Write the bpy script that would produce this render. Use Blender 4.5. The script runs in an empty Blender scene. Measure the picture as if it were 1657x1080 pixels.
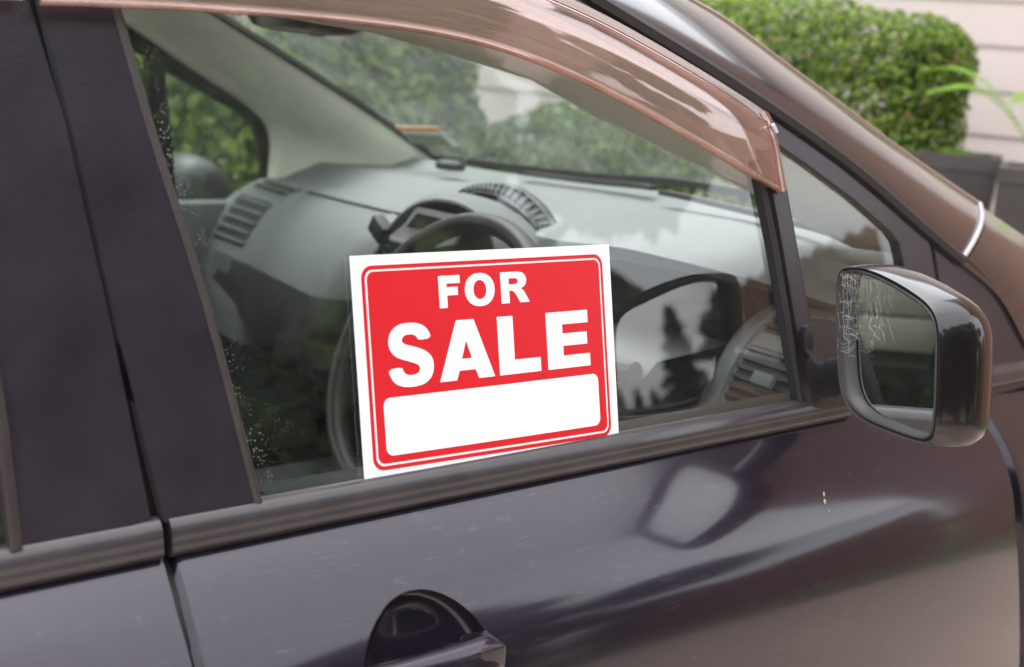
import bpy, bmesh, math, random
import numpy as np
from mathutils import Vector, Matrix
from mathutils.geometry import delaunay_2d_cdt
rad = math.radians
rng = np.random.default_rng(7)
random.seed(7)
S = bpy.context.scene
COL = S.collection

# ------------------------------------------------------------------ camera
CAM = Vector((-0.42409, -0.67354, 1.30479))
YAW, PITCH, ROLL, FPX, PW, PH = rad(50.77285), rad(13.20709), rad(4.68858), 1889.16, 1657, 1080
fwd = Vector((math.cos(YAW)*math.cos(PITCH), math.sin(YAW)*math.cos(PITCH), -math.sin(PITCH)))
r0 = Vector((math.sin(YAW), -math.cos(YAW), 0)); u0 = r0.cross(fwd)
rgt = math.cos(ROLL)*r0 + math.sin(ROLL)*u0
upv = -math.sin(ROLL)*r0 + math.cos(ROLL)*u0
cd = bpy.data.cameras.new("camera"); cam = bpy.data.objects.new("camera", cd); COL.objects.link(cam)
cam.matrix_world = Matrix(((rgt.x, upv.x, -fwd.x, CAM.x), (rgt.y, upv.y, -fwd.y, CAM.y), (rgt.z, upv.z, -fwd.z, CAM.z), (0, 0, 0, 1)))
cd.sensor_width = 36; cd.lens = 36*FPX/PW; cd.clip_start = 0.02; cd.clip_end = 2000
cd.dof.use_dof = True; cd.dof.focus_distance = 0.96; cd.dof.aperture_fstop = 5.8
S.camera = cam

# ------------------------------------------------------------------ sky, sun, exposure
SUN_EL, SUN_AZ = rad(70), rad(110)          # azimuth from +X towards +Y
w = bpy.data.worlds.new("World"); S.world = w; w.use_nodes = True
nt = w.node_tree; nt.nodes.clear()
sky = nt.nodes.new("ShaderNodeTexSky"); sky.sky_type = 'NISHITA'; sky.sun_disc = False
sky.sun_elevation = SUN_EL; sky.sun_rotation = math.pi/2 - SUN_AZ
sky.dust_density = 4.0; sky.air_density = 1.0; sky.ozone_density = 1.0
hs = nt.nodes.new("ShaderNodeHueSaturation"); hs.inputs['Saturation'].default_value = 0.22
nz = nt.nodes.new("ShaderNodeTexNoise"); nz.inputs['Scale'].default_value = 2.2; nz.inputs['Detail'].default_value = 5
tc = nt.nodes.new("ShaderNodeTexCoord")
mr = nt.nodes.new("ShaderNodeMapRange"); mr.inputs[1].default_value = .3; mr.inputs[2].default_value = .7; mr.inputs[3].default_value = .78; mr.inputs[4].default_value = 1.25
mx = nt.nodes.new("ShaderNodeMix"); mx.data_type = 'RGBA'; mx.blend_type = 'MULTIPLY'; mx.inputs['Factor'].default_value = 1
bg = nt.nodes.new("ShaderNodeBackground"); bg.inputs['Strength'].default_value = 0.15
wo = nt.nodes.new("ShaderNodeOutputWorld")
L = nt.links.new
L(tc.outputs['Generated'], nz.inputs['Vector']); L(nz.outputs['Fac'], mr.inputs[0])
L(sky.outputs[0], hs.inputs['Color']); L(hs.outputs[0], mx.inputs['A']); L(mr.outputs[0], mx.inputs['B'])
L(mx.outputs['Result'], bg.inputs['Color']); L(bg.outputs[0], wo.inputs['Surface'])
sd = bpy.data.lights.new("sun", 'SUN'); sd.energy = .9; sd.angle = rad(179); sd.color = (1, .985, .965)
sun = bpy.data.objects.new("sun", sd); COL.objects.link(sun)
sv = Vector((math.cos(SUN_EL)*math.cos(SUN_AZ), math.cos(SUN_EL)*math.sin(SUN_AZ), math.sin(SUN_EL)))
sun.rotation_euler = sv.to_track_quat('Z', 'Y').to_euler(); sun.location = (0, -3, 8)
S.view_settings.view_transform = 'Standard'; S.view_settings.look = 'None'; S.view_settings.gamma = 1
S.view_settings.exposure = 2.0
S.view_settings.use_curve_mapping = False
S.cycles.max_bounces = 10; S.cycles.transparent_max_bounces = 24; S.cycles.glossy_bounces = 5
S.cycles.use_denoising = True

# ------------------------------------------------------------------ survey helpers: a sight line through a point of the photo meets a real surface
TG = math.tan(rad(12.875))                  # lean of the side glass
def ray(u, v):
    return (fwd + (u-PW/2)/FPX*rgt - (v-PH/2)/FPX*upv).normalized()
def aty(u, v, y):
    d = ray(u, v); return CAM + d*((y-CAM.y)/d.y)
def atx(u, v, x):
    d = ray(u, v); return CAM + d*((x-CAM.x)/d.x)
NG = Vector((0, -1, TG)).normalized()
def atg(u, v, off=0.0):
    d = ray(u, v); return CAM + d*((off-(CAM-Vector((0, 0, 1))).dot(NG))/d.dot(NG))
def ats(u, v, Y):
    d = ray(u, v); k = .25
    while k < 6:
        P = CAM + d*k
        if P.y > Y(P.x, P.z): break
        k += .01
    a, b = k-.01, k
    for _ in range(30):
        m = (a+b)/2; P = CAM + d*m
        if P.y > Y(P.x, P.z): b = m
        else: a = m
    return CAM + d*b
def xz(P): return (P.x, P.z)

# ------------------------------------------------------------------ mesh helpers
def link(name, me, mat=None, parent=None, smooth=True, angle=35):
    o = bpy.data.objects.new(name, me); COL.objects.link(o)
    if mat is not None:
        for m in (mat if isinstance(mat, (list, tuple)) else [mat]): me.materials.append(m)
    if smooth and len(me.polygons):
        me.polygons.foreach_set("use_smooth", [True]*len(me.polygons))
        if angle: me.set_sharp_from_angle(angle=rad(angle))
    if parent is not None: o.parent = parent
    return o
def mesh(name, v, f, mat=None, parent=None, smooth=True, angle=35, fix=True):
    me = bpy.data.meshes.new(name); me.from_pydata([tuple(p) for p in v], [], f); me.update()
    if fix:
        b = bmesh.new(); b.from_mesh(me); bmesh.ops.remove_doubles(b, verts=b.verts, dist=1e-6)
        bmesh.ops.recalc_face_normals(b, faces=b.faces); b.to_mesh(me); b.free()
    return link(name, me, mat, parent, smooth, angle)
def empty(name, loc=(0, 0, 0)):
    o = bpy.data.objects.new(name, None); o.location = loc; COL.objects.link(o); o.empty_display_size = .1
    return o
def tag(o, label, cat, group=None):
    o['label'] = label; o['category'] = cat
    if group: o['group'] = group
    return o
def structure(o): o['kind'] = 'structure'; return o
def rel(o, loc):
    """put an Empty at a base point and keep children in world coordinates"""
    o.location = loc
    for c in o.children: c.matrix_parent_inverse = Matrix.Translation(-Vector(loc))
def inside(p, poly):
    x, y = p; c = False; j = len(poly)-1
    for i in range(len(poly)):
        xi, yi = poly[i]; xj, yj = poly[j]
        if (yi > y) != (yj > y) and x < (xj-xi)*(y-yi)/(yj-yi)+xi: c = not c
        j = i
    return c
def resample(poly, step, closed=True):
    out = []; n = len(poly)
    for i in range(n if closed else n-1):
        a, b = Vector(poly[i]), Vector(poly[(i+1) % n]); k = max(1, int((b-a).length/step+.5))
        for j in range(k): out.append(tuple(a.lerp(b, j/k)))
    if not closed: out.append(tuple(poly[-1]))
    return out
def area2(p): return sum(p[i][0]*p[(i+1) % len(p)][1]-p[(i+1) % len(p)][0]*p[i][1] for i in range(len(p)))
def inset(poly, d):
    n = len(poly); out = []
    for i in range(n):
        a, b, c = Vector(poly[i-1]), Vector(poly[i]), Vector(poly[(i+1) % n])
        e1, e2 = (b-a), (c-b)
        if e1.length < 1e-9 or e2.length < 1e-9: continue
        e1.normalize(); e2.normalize()
        n1, n2 = Vector((-e1.y, e1.x)), Vector((-e2.y, e2.x)); m = n1+n2
        if m.length < 1e-6: m = n1
        m.normalize(); k = d/max(.4, m.dot(n1)); out.append(tuple(b+m*k))
    return out
def smooth_poly(poly, it=2):
    for _ in range(it):
        q = []
        for i in range(len(poly)):
            a, b = Vector(poly[i]), Vector(poly[(i+1) % len(poly)])
            q += [tuple(a.lerp(b, .25)), tuple(a.lerp(b, .75))]
        poly = q
    return poly
def catmull(P, n=6):
    out = []
    for i in range(len(P)-1):
        p0, p1, p2, p3 = P[max(i-1, 0)], P[i], P[i+1], P[min(i+2, len(P)-1)]
        for j in range(n):
            t = j/n
            out.append(.5*((2*p1)+(p2-p0)*t+(2*p0-5*p1+4*p2-p3)*t*t+(3*p1-p0-3*p2+p3)*t**3))
    out.append(P[-1]); return out
def relax(P, it=20):
    for _ in range(it):
        P = [P[0]]+[P[i]*.5+(P[i-1]+P[i+1])*.25 for i in range(1, len(P)-1)]+[P[-1]]
    return P
def tri2d(poly, holes=(), pts=(), loops=()):
    vs, es = [], []
    for lp in [poly]+list(holes)+list(loops):
        k = len(vs); vs += [Vector(p) for p in lp]; es += [(k+i, k+(i+1) % len(lp)) for i in range(len(lp))]
    vs += [Vector(p) for p in pts]
    ov, oe, of, *_ = delaunay_2d_cdt(vs, es, [], 0, 1e-6)
    fs = []
    for f in of:
        c = sum((ov[i] for i in f), Vector((0, 0)))/len(f)
        if inside(c, poly) and not any(inside(c, h) for h in holes): fs.append(list(f))
    return [tuple(v) for v in ov], fs
def panel(name, poly, Y, mat, parent=None, depth=.012, rim=.003, drop=.0015, res=.03, holes=(), sgn=1, loops=()):
    """sheet following y = Y(x, z) inside an (x, z) outline, with rolled edges and a return flange"""
    if area2(poly) < 0: poly = poly[::-1]
    bd = resample(poly, res*.6)
    hs_ = [resample(h if area2(h) > 0 else h[::-1], res*.6) for h in holes]
    ins = [p for p in inset(bd, rim) if inside(p, bd)]
    lps = [[p for p in inset(h, -rim)] for h in hs_] + list(loops)
    x0, x1 = min(p[0] for p in bd), max(p[0] for p in bd); z0, z1 = min(p[1] for p in bd), max(p[1] for p in bd)
    ib = inset(bd, res*.5); pts = list(ins)
    nx, nz_ = int((x1-x0)/res)+2, int((z1-z0)/res)+2
    for i in range(nx):
        for j in range(nz_):
            p = (x0+i*res, z0+j*res)
            if inside(p, ib) and not any(inside(p, h) for h in hs_): pts.append(p)
    ov, fs = tri2d(bd, hs_, pts, lps)
    cnt = {}
    for f in fs:
        for i in range(len(f)):
            a, b = f[i], f[(i+1) % len(f)]; cnt.setdefault((min(a, b), max(a, b)), []).append((a, b))
    be = [e[0] for e in cnt.values() if len(e) == 1]; bv = {i for e in be for i in e}
    V, N = [], []; e = 1e-4
    for i, (x, z) in enumerate(ov):
        y = Y(x, z); n = Vector(((Y(x+e, z)-Y(x-e, z))/(2*e), -1, (Y(x, z+e)-Y(x, z-e))/(2*e))).normalized()
        V.append((x, y+(drop*sgn if i in bv else 0), z)); N.append(n*sgn if sgn == 1 else Vector((-n.x, -n.y, -n.z)))
    mp = {}
    for i in bv:
        mp[i] = len(V); V.append((ov[i][0], V[i][1]+depth*sgn, ov[i][1])); N.append(N[i])
    F = []
    for f in fs:
        a, b, c = (Vector(ov[k]) for k in f[:3]); ccw = (b-a).cross(c-a) > 0
        F.append(f if ccw == (sgn == 1) else f[::-1])     # seen from -y, (x right, z up) ccw gives a normal towards -y
    top = len(F)
    for a, b in be: F.append([b, a, mp[a], mp[b]])
    me = bpy.data.meshes.new(name); me.from_pydata(V, [], F); me.update()
    b = bmesh.new(); b.from_mesh(me); b.normal_update()
    for f in b.faces:
        if f.index >= top: continue
        if f.normal.y*sgn > 0: f.normal_flip()
    loose = [v for v in b.verts if not v.link_faces]
    b.to_mesh(me); b.free()
    o = link(name, me, mat, parent, True, None)
    co = [Vector(N[i]) for i in range(len(V))]
    for i in bv: pass
    me.normals_split_custom_set_from_vertices([tuple(n) for n in co])
    return o
def sweep(name, path, prof, out, mat, parent=None, closed=True, cap=True, angle=35, scale=None):
    rings = []; n = len(path)
    for i, p in enumerate(path):
        t = (path[min(i+1, n-1)]-path[max(i-1, 0)]).normalized()
        o_ = out(i/(n-1)) if callable(out) else out
        o_ = (o_-t*o_.dot(t)).normalized(); b_ = t.cross(o_); s = scale(i/(n-1)) if scale else 1
        rings.append([p+o_*a*s+b_*c*s for a, c in prof])
    return loft(name, rings, mat, parent, closed, cap, angle)
def loft(name, rings, mat, parent=None, closed=True, cap=True, angle=35, wrap=False):
    m = len(rings[0]); V = [p for r in rings for p in r]; F = []; k = len(rings)
    for i in range(k if wrap else k-1):
        i2 = (i+1) % k
        for j in range(m if closed else m-1):
            j2 = (j+1) % m; F.append((i*m+j, i*m+j2, i2*m+j2, i2*m+j))
    if cap and closed and not wrap:
        F.append(tuple(range(m))[::-1]); F.append(tuple((k-1)*m+j for j in range(m)))
    return mesh(name, V, F, mat, parent, True, angle)
def tube(name, path, r, mat, parent=None, n=10, out=Vector((0, 0, 1)), scale=None):
    prof = [(r*math.cos(2*math.pi*i/n), r*math.sin(2*math.pi*i/n)) for i in range(n)]
    return sweep(name, path, prof, out, mat, parent, scale=scale)
def box(name, lo, hi, mat, parent=None, bev=.004, rot=None, seg=2):
    b = bmesh.new(); bmesh.ops.create_cube(b, size=1)
    lo, hi = Vector(lo), Vector(hi); c = (lo+hi)/2; s = hi-lo
    for v in b.verts: v.co = Vector((v.co.x*s.x, v.co.y*s.y, v.co.z*s.z))
    if bev: bmesh.ops.bevel(b, geom=b.edges[:], offset=min(bev, min(s)*.45), segments=seg, affect='EDGES', profile=.6)
    M = Matrix.Translation(c) @ (rot.to_4x4() if rot else Matrix.Identity(4)); b.transform(M)
    me = bpy.data.meshes.new(name); b.to_mesh(me); b.free()
    return link(name, me, mat, parent)
def plate(name, pts3, thick, nrm, mat, parent=None, angle=30):
    """thin solid slab from a planar 3D outline, thick along nrm"""
    nrm = Vector(nrm).normalized(); n = len(pts3)
    V = [Vector(p) for p in pts3]+[Vector(p)+nrm*thick for p in pts3]
    F = [tuple(range(n)), tuple(range(2*n-1, n-1, -1))]+[(i, (i+1) % n, n+(i+1) % n, n+i) for i in range(n)]
    return mesh(name, V, F, mat, parent, True, angle)

# ------------------------------------------------------------------ materials
MATS = {}
def nmat(name):
    m = bpy.data.materials.new(name); m.use_nodes = True; MATS[name] = m; return m, m.node_tree, m.node_tree.nodes['Principled BSDF']
def N_(t, typ, **k):
    n = t.nodes.new(typ)
    for a, b in k.items():
        if a in n.inputs: n.inputs[a].default_value = b
        else: setattr(n, a, b)
    return n
def prin(name, col, rough=.5, metal=0., coat=0., crough=.05, var=0., vscale=8., bump=0., bscale=60., spec=.5, sheen=0., trans=0.):
    m, t, p = nmat(name)
    p.inputs['Base Color'].default_value = (*col, 1); p.inputs['Roughness'].default_value = rough; p.inputs['Metallic'].default_value = metal
    p.inputs['Coat Weight'].default_value = coat; p.inputs['Coat Roughness'].default_value = crough; p.inputs['Specular IOR Level'].default_value = spec
    p.inputs['Sheen Weight'].default_value = sheen
    co = N_(t, 'ShaderNodeTexCoord')
    if var:
        nz = N_(t, 'ShaderNodeTexNoise', Scale=vscale, Detail=6.0, Roughness=.6); t.links.new(co.outputs['Object'], nz.inputs['Vector'])
        r = N_(t, 'ShaderNodeMapRange'); r.inputs[1].default_value = .25; r.inputs[2].default_value = .75; r.inputs[3].default_value = 1-var; r.inputs[4].default_value = 1+var
        t.links.new(nz.outputs['Fac'], r.inputs[0])
        x = N_(t, 'ShaderNodeMix', data_type='RGBA', blend_type='MULTIPLY'); x.inputs['Factor'].default_value = 1; x.inputs['A'].default_value = (*col, 1)
        t.links.new(r.outputs[0], x.inputs['B']); t.links.new(x.outputs['Result'], p.inputs['Base Color'])
        r2 = N_(t, 'ShaderNodeMapRange'); r2.inputs[3].default_value = max(.02, rough*(1-var*.6)); r2.inputs[4].default_value = min(1, rough*(1+var*.6))
        t.links.new(nz.outputs['Fac'], r2.inputs[0]); t.links.new(r2.outputs[0], p.inputs['Roughness'])
    if bump:
        nb = N_(t, 'ShaderNodeTexNoise', Scale=bscale, Detail=4.0); t.links.new(co.outputs['Object'], nb.inputs['Vector'])
        bp = N_(t, 'ShaderNodeBump', Strength=bump, Distance=.002); t.links.new(nb.outputs['Fac'], bp.inputs['Height']); t.links.new(bp.outputs[0], p.inputs['Normal'])
    return m
def leafmat(name, col, tr=.35):
    m, t, p = nmat(name); out = t.nodes['Material Output']
    p.inputs['Base Color'].default_value = (*col, 1); p.inputs['Roughness'].default_value = .6; p.inputs['Specular IOR Level'].default_value = .12
    tl = N_(t, 'ShaderNodeBsdfTranslucent'); tl.inputs['Color'].default_value = (min(1, col[0]*1.5), min(1, col[1]*1.6), col[2]*.9, 1)
    mx = N_(t, 'ShaderNodeMixShader'); mx.inputs[0].default_value = tr
    t.links.new(p.outputs[0], mx.inputs[1]); t.links.new(tl.outputs[0], mx.inputs[2]); t.links.new(mx.outputs[0], out.inputs[0])
    return m
def glassmat(name, tint, r0=.08, dust=.02, dustcol=(.6, .6, .58), specks=0., spx=None, rough=0., dlo=.3, dhi=2.2, pow_=5.0, gcol=(1, 1, 1), transl=0.):
    """thin pane: tinted see-through, mirror reflection rising at grazing angles, dust and dried drops on it"""
    m, t, p = nmat(name); out = t.nodes['Material Output']; t.nodes.remove(p); l = t.links.new
    tr = N_(t, 'ShaderNodeBsdfTransparent'); tr.inputs[0].default_value = (*tint, 1)
    gl = N_(t, 'ShaderNodeBsdfGlossy'); gl.inputs['Roughness'].default_value = rough; gl.inputs['Color'].default_value = (*gcol, 1)
    df = N_(t, 'ShaderNodeBsdfDiffuse'); df.inputs[0].default_value = (*dustcol, 1)
    if transl:
        tl_ = N_(t, 'ShaderNodeBsdfTranslucent'); tl_.inputs[0].default_value = (*dustcol, 1)
        md = N_(t, 'ShaderNodeMixShader'); md.inputs[0].default_value = transl; l(df.outputs[0], md.inputs[1]); l(tl_.outputs[0], md.inputs[2]); df = md
    lw = N_(t, 'ShaderNodeLayerWeight'); lw.inputs['Blend'].default_value = .5
    pw = N_(t, 'ShaderNodeMath', operation='POWER'); pw.inputs[1].default_value = pow_; l(lw.outputs['Facing'], pw.inputs[0])
    ma = N_(t, 'ShaderNodeMath', operation='MULTIPLY_ADD'); ma.inputs[1].default_value = 1-r0; ma.inputs[2].default_value = r0; l(pw.outputs[0], ma.inputs[0])
    m1 = N_(t, 'ShaderNodeMixShader'); l(ma.outputs[0], m1.inputs[0]); l(tr.outputs[0], m1.inputs[1]); l(gl.outputs[0], m1.inputs[2])
    co = N_(t, 'ShaderNodeTexCoord')
    nz = N_(t, 'ShaderNodeTexNoise', Scale=9.0, Detail=8.0, Roughness=.7); l(co.outputs['Object'], nz.inputs['Vector'])
    r = N_(t, 'ShaderNodeMapRange'); r.inputs[1].default_value = .35; r.inputs[2].default_value = .8; r.inputs[3].default_value = dust*dlo; r.inputs[4].default_value = dust*dhi
    l(nz.outputs['Fac'], r.inputs[0]); fac = r.outputs[0]
    if specks:
        vo = N_(t, 'ShaderNodeTexVoronoi', Scale=430.0); l(co.outputs['Object'], vo.inputs['Vector'])
        th = N_(t, 'ShaderNodeMapRange'); th.inputs[1].default_value = .14; th.inputs[2].default_value = .32; th.inputs[3].default_value = 1; th.inputs[4].default_value = 0; l(vo.outputs['Distance'], th.inputs[0])
        n2 = N_(t, 'ShaderNodeTexNoise', Scale=45.0, Detail=4.0); l(co.outputs['Object'], n2.inputs['Vector'])
        t2 = N_(t, 'ShaderNodeMapRange'); t2.inputs[1].default_value = .40; t2.inputs[2].default_value = .66; l(n2.outputs['Fac'], t2.inputs[0])
        sp = N_(t, 'ShaderNodeSeparateXYZ'); l(co.outputs['Object'], sp.inputs[0])
        # dried drops sit in a strip along the leaning rear edge of the pane
        e = N_(t, 'ShaderNodeMath', operation='MULTIPLY_ADD'); e.inputs[1].default_value = spx[0]; e.inputs[2].default_value = spx[1]; l(sp.outputs['Z'], e.inputs[0])
        dx = N_(t, 'ShaderNodeMath', operation='SUBTRACT'); l(sp.outputs['X'], dx.inputs[0]); l(e.outputs[0], dx.inputs[1])
        gx = N_(t, 'ShaderNodeMapRange'); gx.inputs[1].default_value = .0; gx.inputs[2].default_value = .022; gx.inputs[3].default_value = 1; gx.inputs[4].default_value = .07; l(dx.outputs[0], gx.inputs[0])
        a = N_(t, 'ShaderNodeMath', operation='MULTIPLY'); l(th.outputs[0], a.inputs[0]); l(t2.outputs[0], a.inputs[1])
        b = N_(t, 'ShaderNodeMath', operation='MULTIPLY'); l(a.outputs[0], b.inputs[0]); l(gx.outputs[0], b.inputs[1])
        c = N_(t, 'ShaderNodeMath', operation='MULTIPLY_ADD'); c.inputs[1].default_value = specks; l(b.outputs[0], c.inputs[0]); l(fac, c.inputs[2]); fac = c.outputs[0]
    m2 = N_(t, 'ShaderNodeMixShader'); l(fac, m2.inputs[0]); l(m1.outputs[0], m2.inputs[1]); l(df.outputs[0], m2.inputs[2])
    l(m2.outputs[0], out.inputs[0]); return m
def paintmat(name, col, scratch=.5, cr=(.02, .10)):
    m, t, p = nmat(name); l = t.links.new
    p.inputs['Metallic'].default_value = .6; p.inputs['Roughness'].default_value = .34
    p.inputs['Coat Weight'].default_value = 1; p.inputs['Coat Roughness'].default_value = .035; p.inputs['Coat IOR'].default_value = 1.5; p.inputs['Specular IOR Level'].default_value = .15
    co = N_(t, 'ShaderNodeTexCoord')
    fl = N_(t, 'ShaderNodeTexNoise', Scale=1600.0, Detail=1.0); l(co.outputs['Object'], fl.inputs['Vector'])
    r = N_(t, 'ShaderNodeMapRange'); r.inputs[1].default_value = .3; r.inputs[2].default_value = .75; r.inputs[3].default_value = .75; r.inputs[4].default_value = 1.45; l(fl.outputs['Fac'], r.inputs[0])
    x = N_(t, 'ShaderNodeMix', data_type='RGBA', blend_type='MULTIPLY'); x.inputs['Factor'].default_value = 1; x.inputs['A'].default_value = (*col, 1); l(r.outputs[0], x.inputs['B'])
    # hair scratches: thin lines of several directions, and dust haze
    acc = None
    for k, (ang, sc, th) in enumerate(((25, 60, .010), (-38, 50, .009), (74, 64, .009), (8, 46, .008), (-62, 55, .009))):
        mp = N_(t, 'ShaderNodeMapping'); mp.inputs['Rotation'].default_value = (0, rad(ang), 0); mp.inputs['Location'].default_value = (k*1.7, 0, k*.9); mp.inputs['Scale'].default_value = (.045, .045, 1.5)
        l(co.outputs['Object'], mp.inputs[0])
        n = N_(t, 'ShaderNodeTexNoise', Scale=float(sc), Detail=1.5); l(mp.outputs[0], n.inputs['Vector'])
        s = N_(t, 'ShaderNodeMath', operation='SUBTRACT'); s.inputs[1].default_value = .5; l(n.outputs['Fac'], s.inputs[0])
        a = N_(t, 'ShaderNodeMath', operation='ABSOLUTE'); l(s.outputs[0], a.inputs[0])
        q = N_(t, 'ShaderNodeMapRange'); q.inputs[1].default_value = 0; q.inputs[2].default_value = th; q.inputs[3].default_value = 1; q.inputs[4].default_value = 0; l(a.outputs[0], q.inputs[0])
        g = N_(t, 'ShaderNodeTexNoise', Scale=38.0+k*5, Detail=2.0); l(co.outputs['Object'], g.inputs['Vector'])
        gm = N_(t, 'ShaderNodeMapRange'); gm.inputs[1].default_value = .58; gm.inputs[2].default_value = .68; l(g.outputs['Fac'], gm.inputs[0])
        y = N_(t, 'ShaderNodeMath', operation='MULTIPLY'); l(q.outputs[0], y.inputs[0]); l(gm.outputs[0], y.inputs[1])
        if acc is None: acc = y.outputs[0]
        else:
            z = N_(t, 'ShaderNodeMath', operation='MAXIMUM'); l(acc, z.inputs[0]); l(y.outputs[0], z.inputs[1]); acc = z.outputs[0]
    vo = N_(t, 'ShaderNodeTexVoronoi', Scale=90.0); l(co.outputs['Object'], vo.inputs['Vector'])
    sp = N_(t, 'ShaderNodeMapRange'); sp.inputs[1].default_value = .035; sp.inputs[2].default_value = .055; sp.inputs[3].default_value = .7; sp.inputs[4].default_value = 0; l(vo.outputs['Distance'], sp.inputs[0])
    z = N_(t, 'ShaderNodeMath', operation='MAXIMUM'); l(acc, z.inputs[0]); l(sp.outputs[0], z.inputs[1])
    zz = N_(t, 'ShaderNodeMath', operation='MULTIPLY'); zz.inputs[1].default_value = scratch; l(z.outputs[0], zz.inputs[0])
    x2 = N_(t, 'ShaderNodeMix', data_type='RGBA'); l(zz.outputs[0], x2.inputs['Factor']); l(x.outputs['Result'], x2.inputs['A']); x2.inputs['B'].default_value = (.32, .29, .33, 1)
    l(x2.outputs['Result'], p.inputs['Base Color'])
    hz = N_(t, 'ShaderNodeTexNoise', Scale=14.0, Detail=6.0); l(co.outputs['Object'], hz.inputs['Vector'])
    hr = N_(t, 'ShaderNodeMapRange'); hr.inputs[3].default_value = cr[0]; hr.inputs[4].default_value = cr[1]; l(hz.outputs['Fac'], hr.inputs[0]); l(hr.outputs[0], p.inputs['Coat Roughness'])
    return m

PAINT = paintmat('dark_plum_paint', (.0175, .0125, .0225), .07, (.05, .17))
PAINT_IN = prin('jamb_black', (.012, .011, .013), .55)
SATIN = prin('satin_plum_film', (.012, .0082, .0155), .36, 0, .42, .17, var=.30, vscale=17, bump=.10, bscale=420)
MOULD = prin('worn_belt_rubber', (.031, .026, .030), .36, 0, .35, .16, var=.32, vscale=30, bump=.05, bscale=300)
RUBBER = prin('black_rubber', (.012, .011, .012), .55)
BROWNSEAL = prin('brown_seal', (.024, .017, .018), .45, var=.3, vscale=40)
BLACKGLOSS = prin('black_plastic', (.018, .016, .019), .28, 0, .4, .12)
HOUSING = paintmat('mirror_housing_paint', (.012, .0095, .011), .06, (.05, .14))
SGLASS = glassmat('side_glass', (.93, .96, .945), .095, .012, specks=.8, spx=(-.2254, .1425))
WGLASS = glassmat('windscreen_glass', (.93, .97, .95), .025, .13, (.56, .61, .58), pow_=14.0, dlo=.45, dhi=1.7, transl=.65)  # diffuse layer holds dirt and also paints the pale veil over the view
FGLASS = glassmat('far_glass', (.90, .95, .91), .06, .02)
DARKGLASS = glassmat('tinted_glass', (.16, .19, .18), .09, .02)
VISOR = glassmat('smoked_visor', (.90, .78, .75), .13, .075, (.72, .57, .54), rough=.02, pow_=3.2, dlo=.8, dhi=1.3, gcol=(1, .91, .89))
VEDGE = glassmat('smoked_visor_lit_edge', (.78, .54, .45), .12, .20, (.62, .42, .35), rough=.08, pow_=3.0)  # stronger brown puts the edge-lit glow of the plastic into the colour
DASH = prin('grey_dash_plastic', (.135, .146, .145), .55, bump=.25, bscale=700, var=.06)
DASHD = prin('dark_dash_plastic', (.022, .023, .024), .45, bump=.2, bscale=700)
DASHM = prin('mid_dash_plastic', (.075, .082, .082), .5, bump=.2, bscale=700)
CREAM = prin('cream_trim', (.82, .81, .69), .7, bump=.15, bscale=500, var=.03)
SILVER = prin('silver_plastic', (.60, .61, .62), .4, .2)
SCREEN = prin('display_black', (.012, .010, .014), .12, 0, .3, .05)
FABRIC = prin('grey_seat_fabric', (.045, .045, .045), .9, bump=.4, bscale=900, sheen=.3)
MIRROR = prin('mirror_silver', (.82, .84, .83), .012, 1.0)
WHITE = prin('white_card', (.66, .675, .68), .42, spec=.4)
RED = prin('red_print', (.50, .009, .016), .35, var=.035, vscale=18, spec=.5)
ORANGE = prin('orange_label', (.75, .30, .07), .5)
WALLP = prin('weatherboard_paint', (.52, .445, .415), .6, var=.06, vscale=3, bump=.08, bscale=30)
PLANTER = prin('black_planter', (.040, .032, .030), .5, var=.3, vscale=7, bump=.1, bscale=90)
SOIL = prin('potting_soil', (.045, .03, .02), .95, bump=.8, bscale=60)
BARK = prin('bark', (.09, .065, .045), .9, var=.4, vscale=14, bump=.8, bscale=40)
CONC = prin('driveway_concrete', (.34, .27, .225), .85, var=.16, vscale=2.2, bump=.3, bscale=80)
GROUND = prin('lawn_ground', (.075, .10, .04), .95, var=.35, vscale=.9, bump=.5, bscale=25)
TIMBER = prin('brown_timber', (.22, .12, .075), .6, var=.3, vscale=4, bump=.2, bscale=25)
TYRE = prin('tyre', (.02, .02, .02), .8)
ALLOY = prin('alloy', (.5, .5, .51), .3, .9)
ROOFT = prin('roof_iron', (.12, .11, .11), .5)
WEB = leafmat('cobweb_silk', (.50, .48, .50), .3)
LF = [leafmat('leaf_dark', (.040, .075, .018)), leafmat('leaf_mid', (.105, .165, .035)), leafmat('leaf_lime', (.19, .25, .055)), leafmat('leaf_russet', (.24, .13, .06), .2)]
LT = [leafmat('tree_leaf_dark', (.022, .045, .016)), leafmat('tree_leaf_mid', (.045, .085, .025)), leafmat('tree_leaf_light', (.09, .14, .04))]
NEEDLE = [leafmat('needle_dark', (.012, .026, .014), .1), leafmat('needle_mid', (.022, .040, .020), .1)]
FERN = leafmat('fern_lime', (.22, .36, .07), .5)
REDLEAF = leafmat('red_blade', (.24, .075, .06), .3)
PALELEAF = leafmat('dry_blade', (.45, .33, .25), .3)

# ------------------------------------------------------------------ ground
def sheet(name, x0, x1, y0, y1, z, mat):
    return structure(mesh(name, [(x0, y0, z), (x1, y0, z), (x1, y1, z), (x0, y1, z)], [(0, 1, 2, 3)], mat, fix=False))
sheet('ground', -700, 700, -700, 700, 0, GROUND)
sheet('driveway', -14, 4.0, -22, 2.35, .004, CONC)

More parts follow.
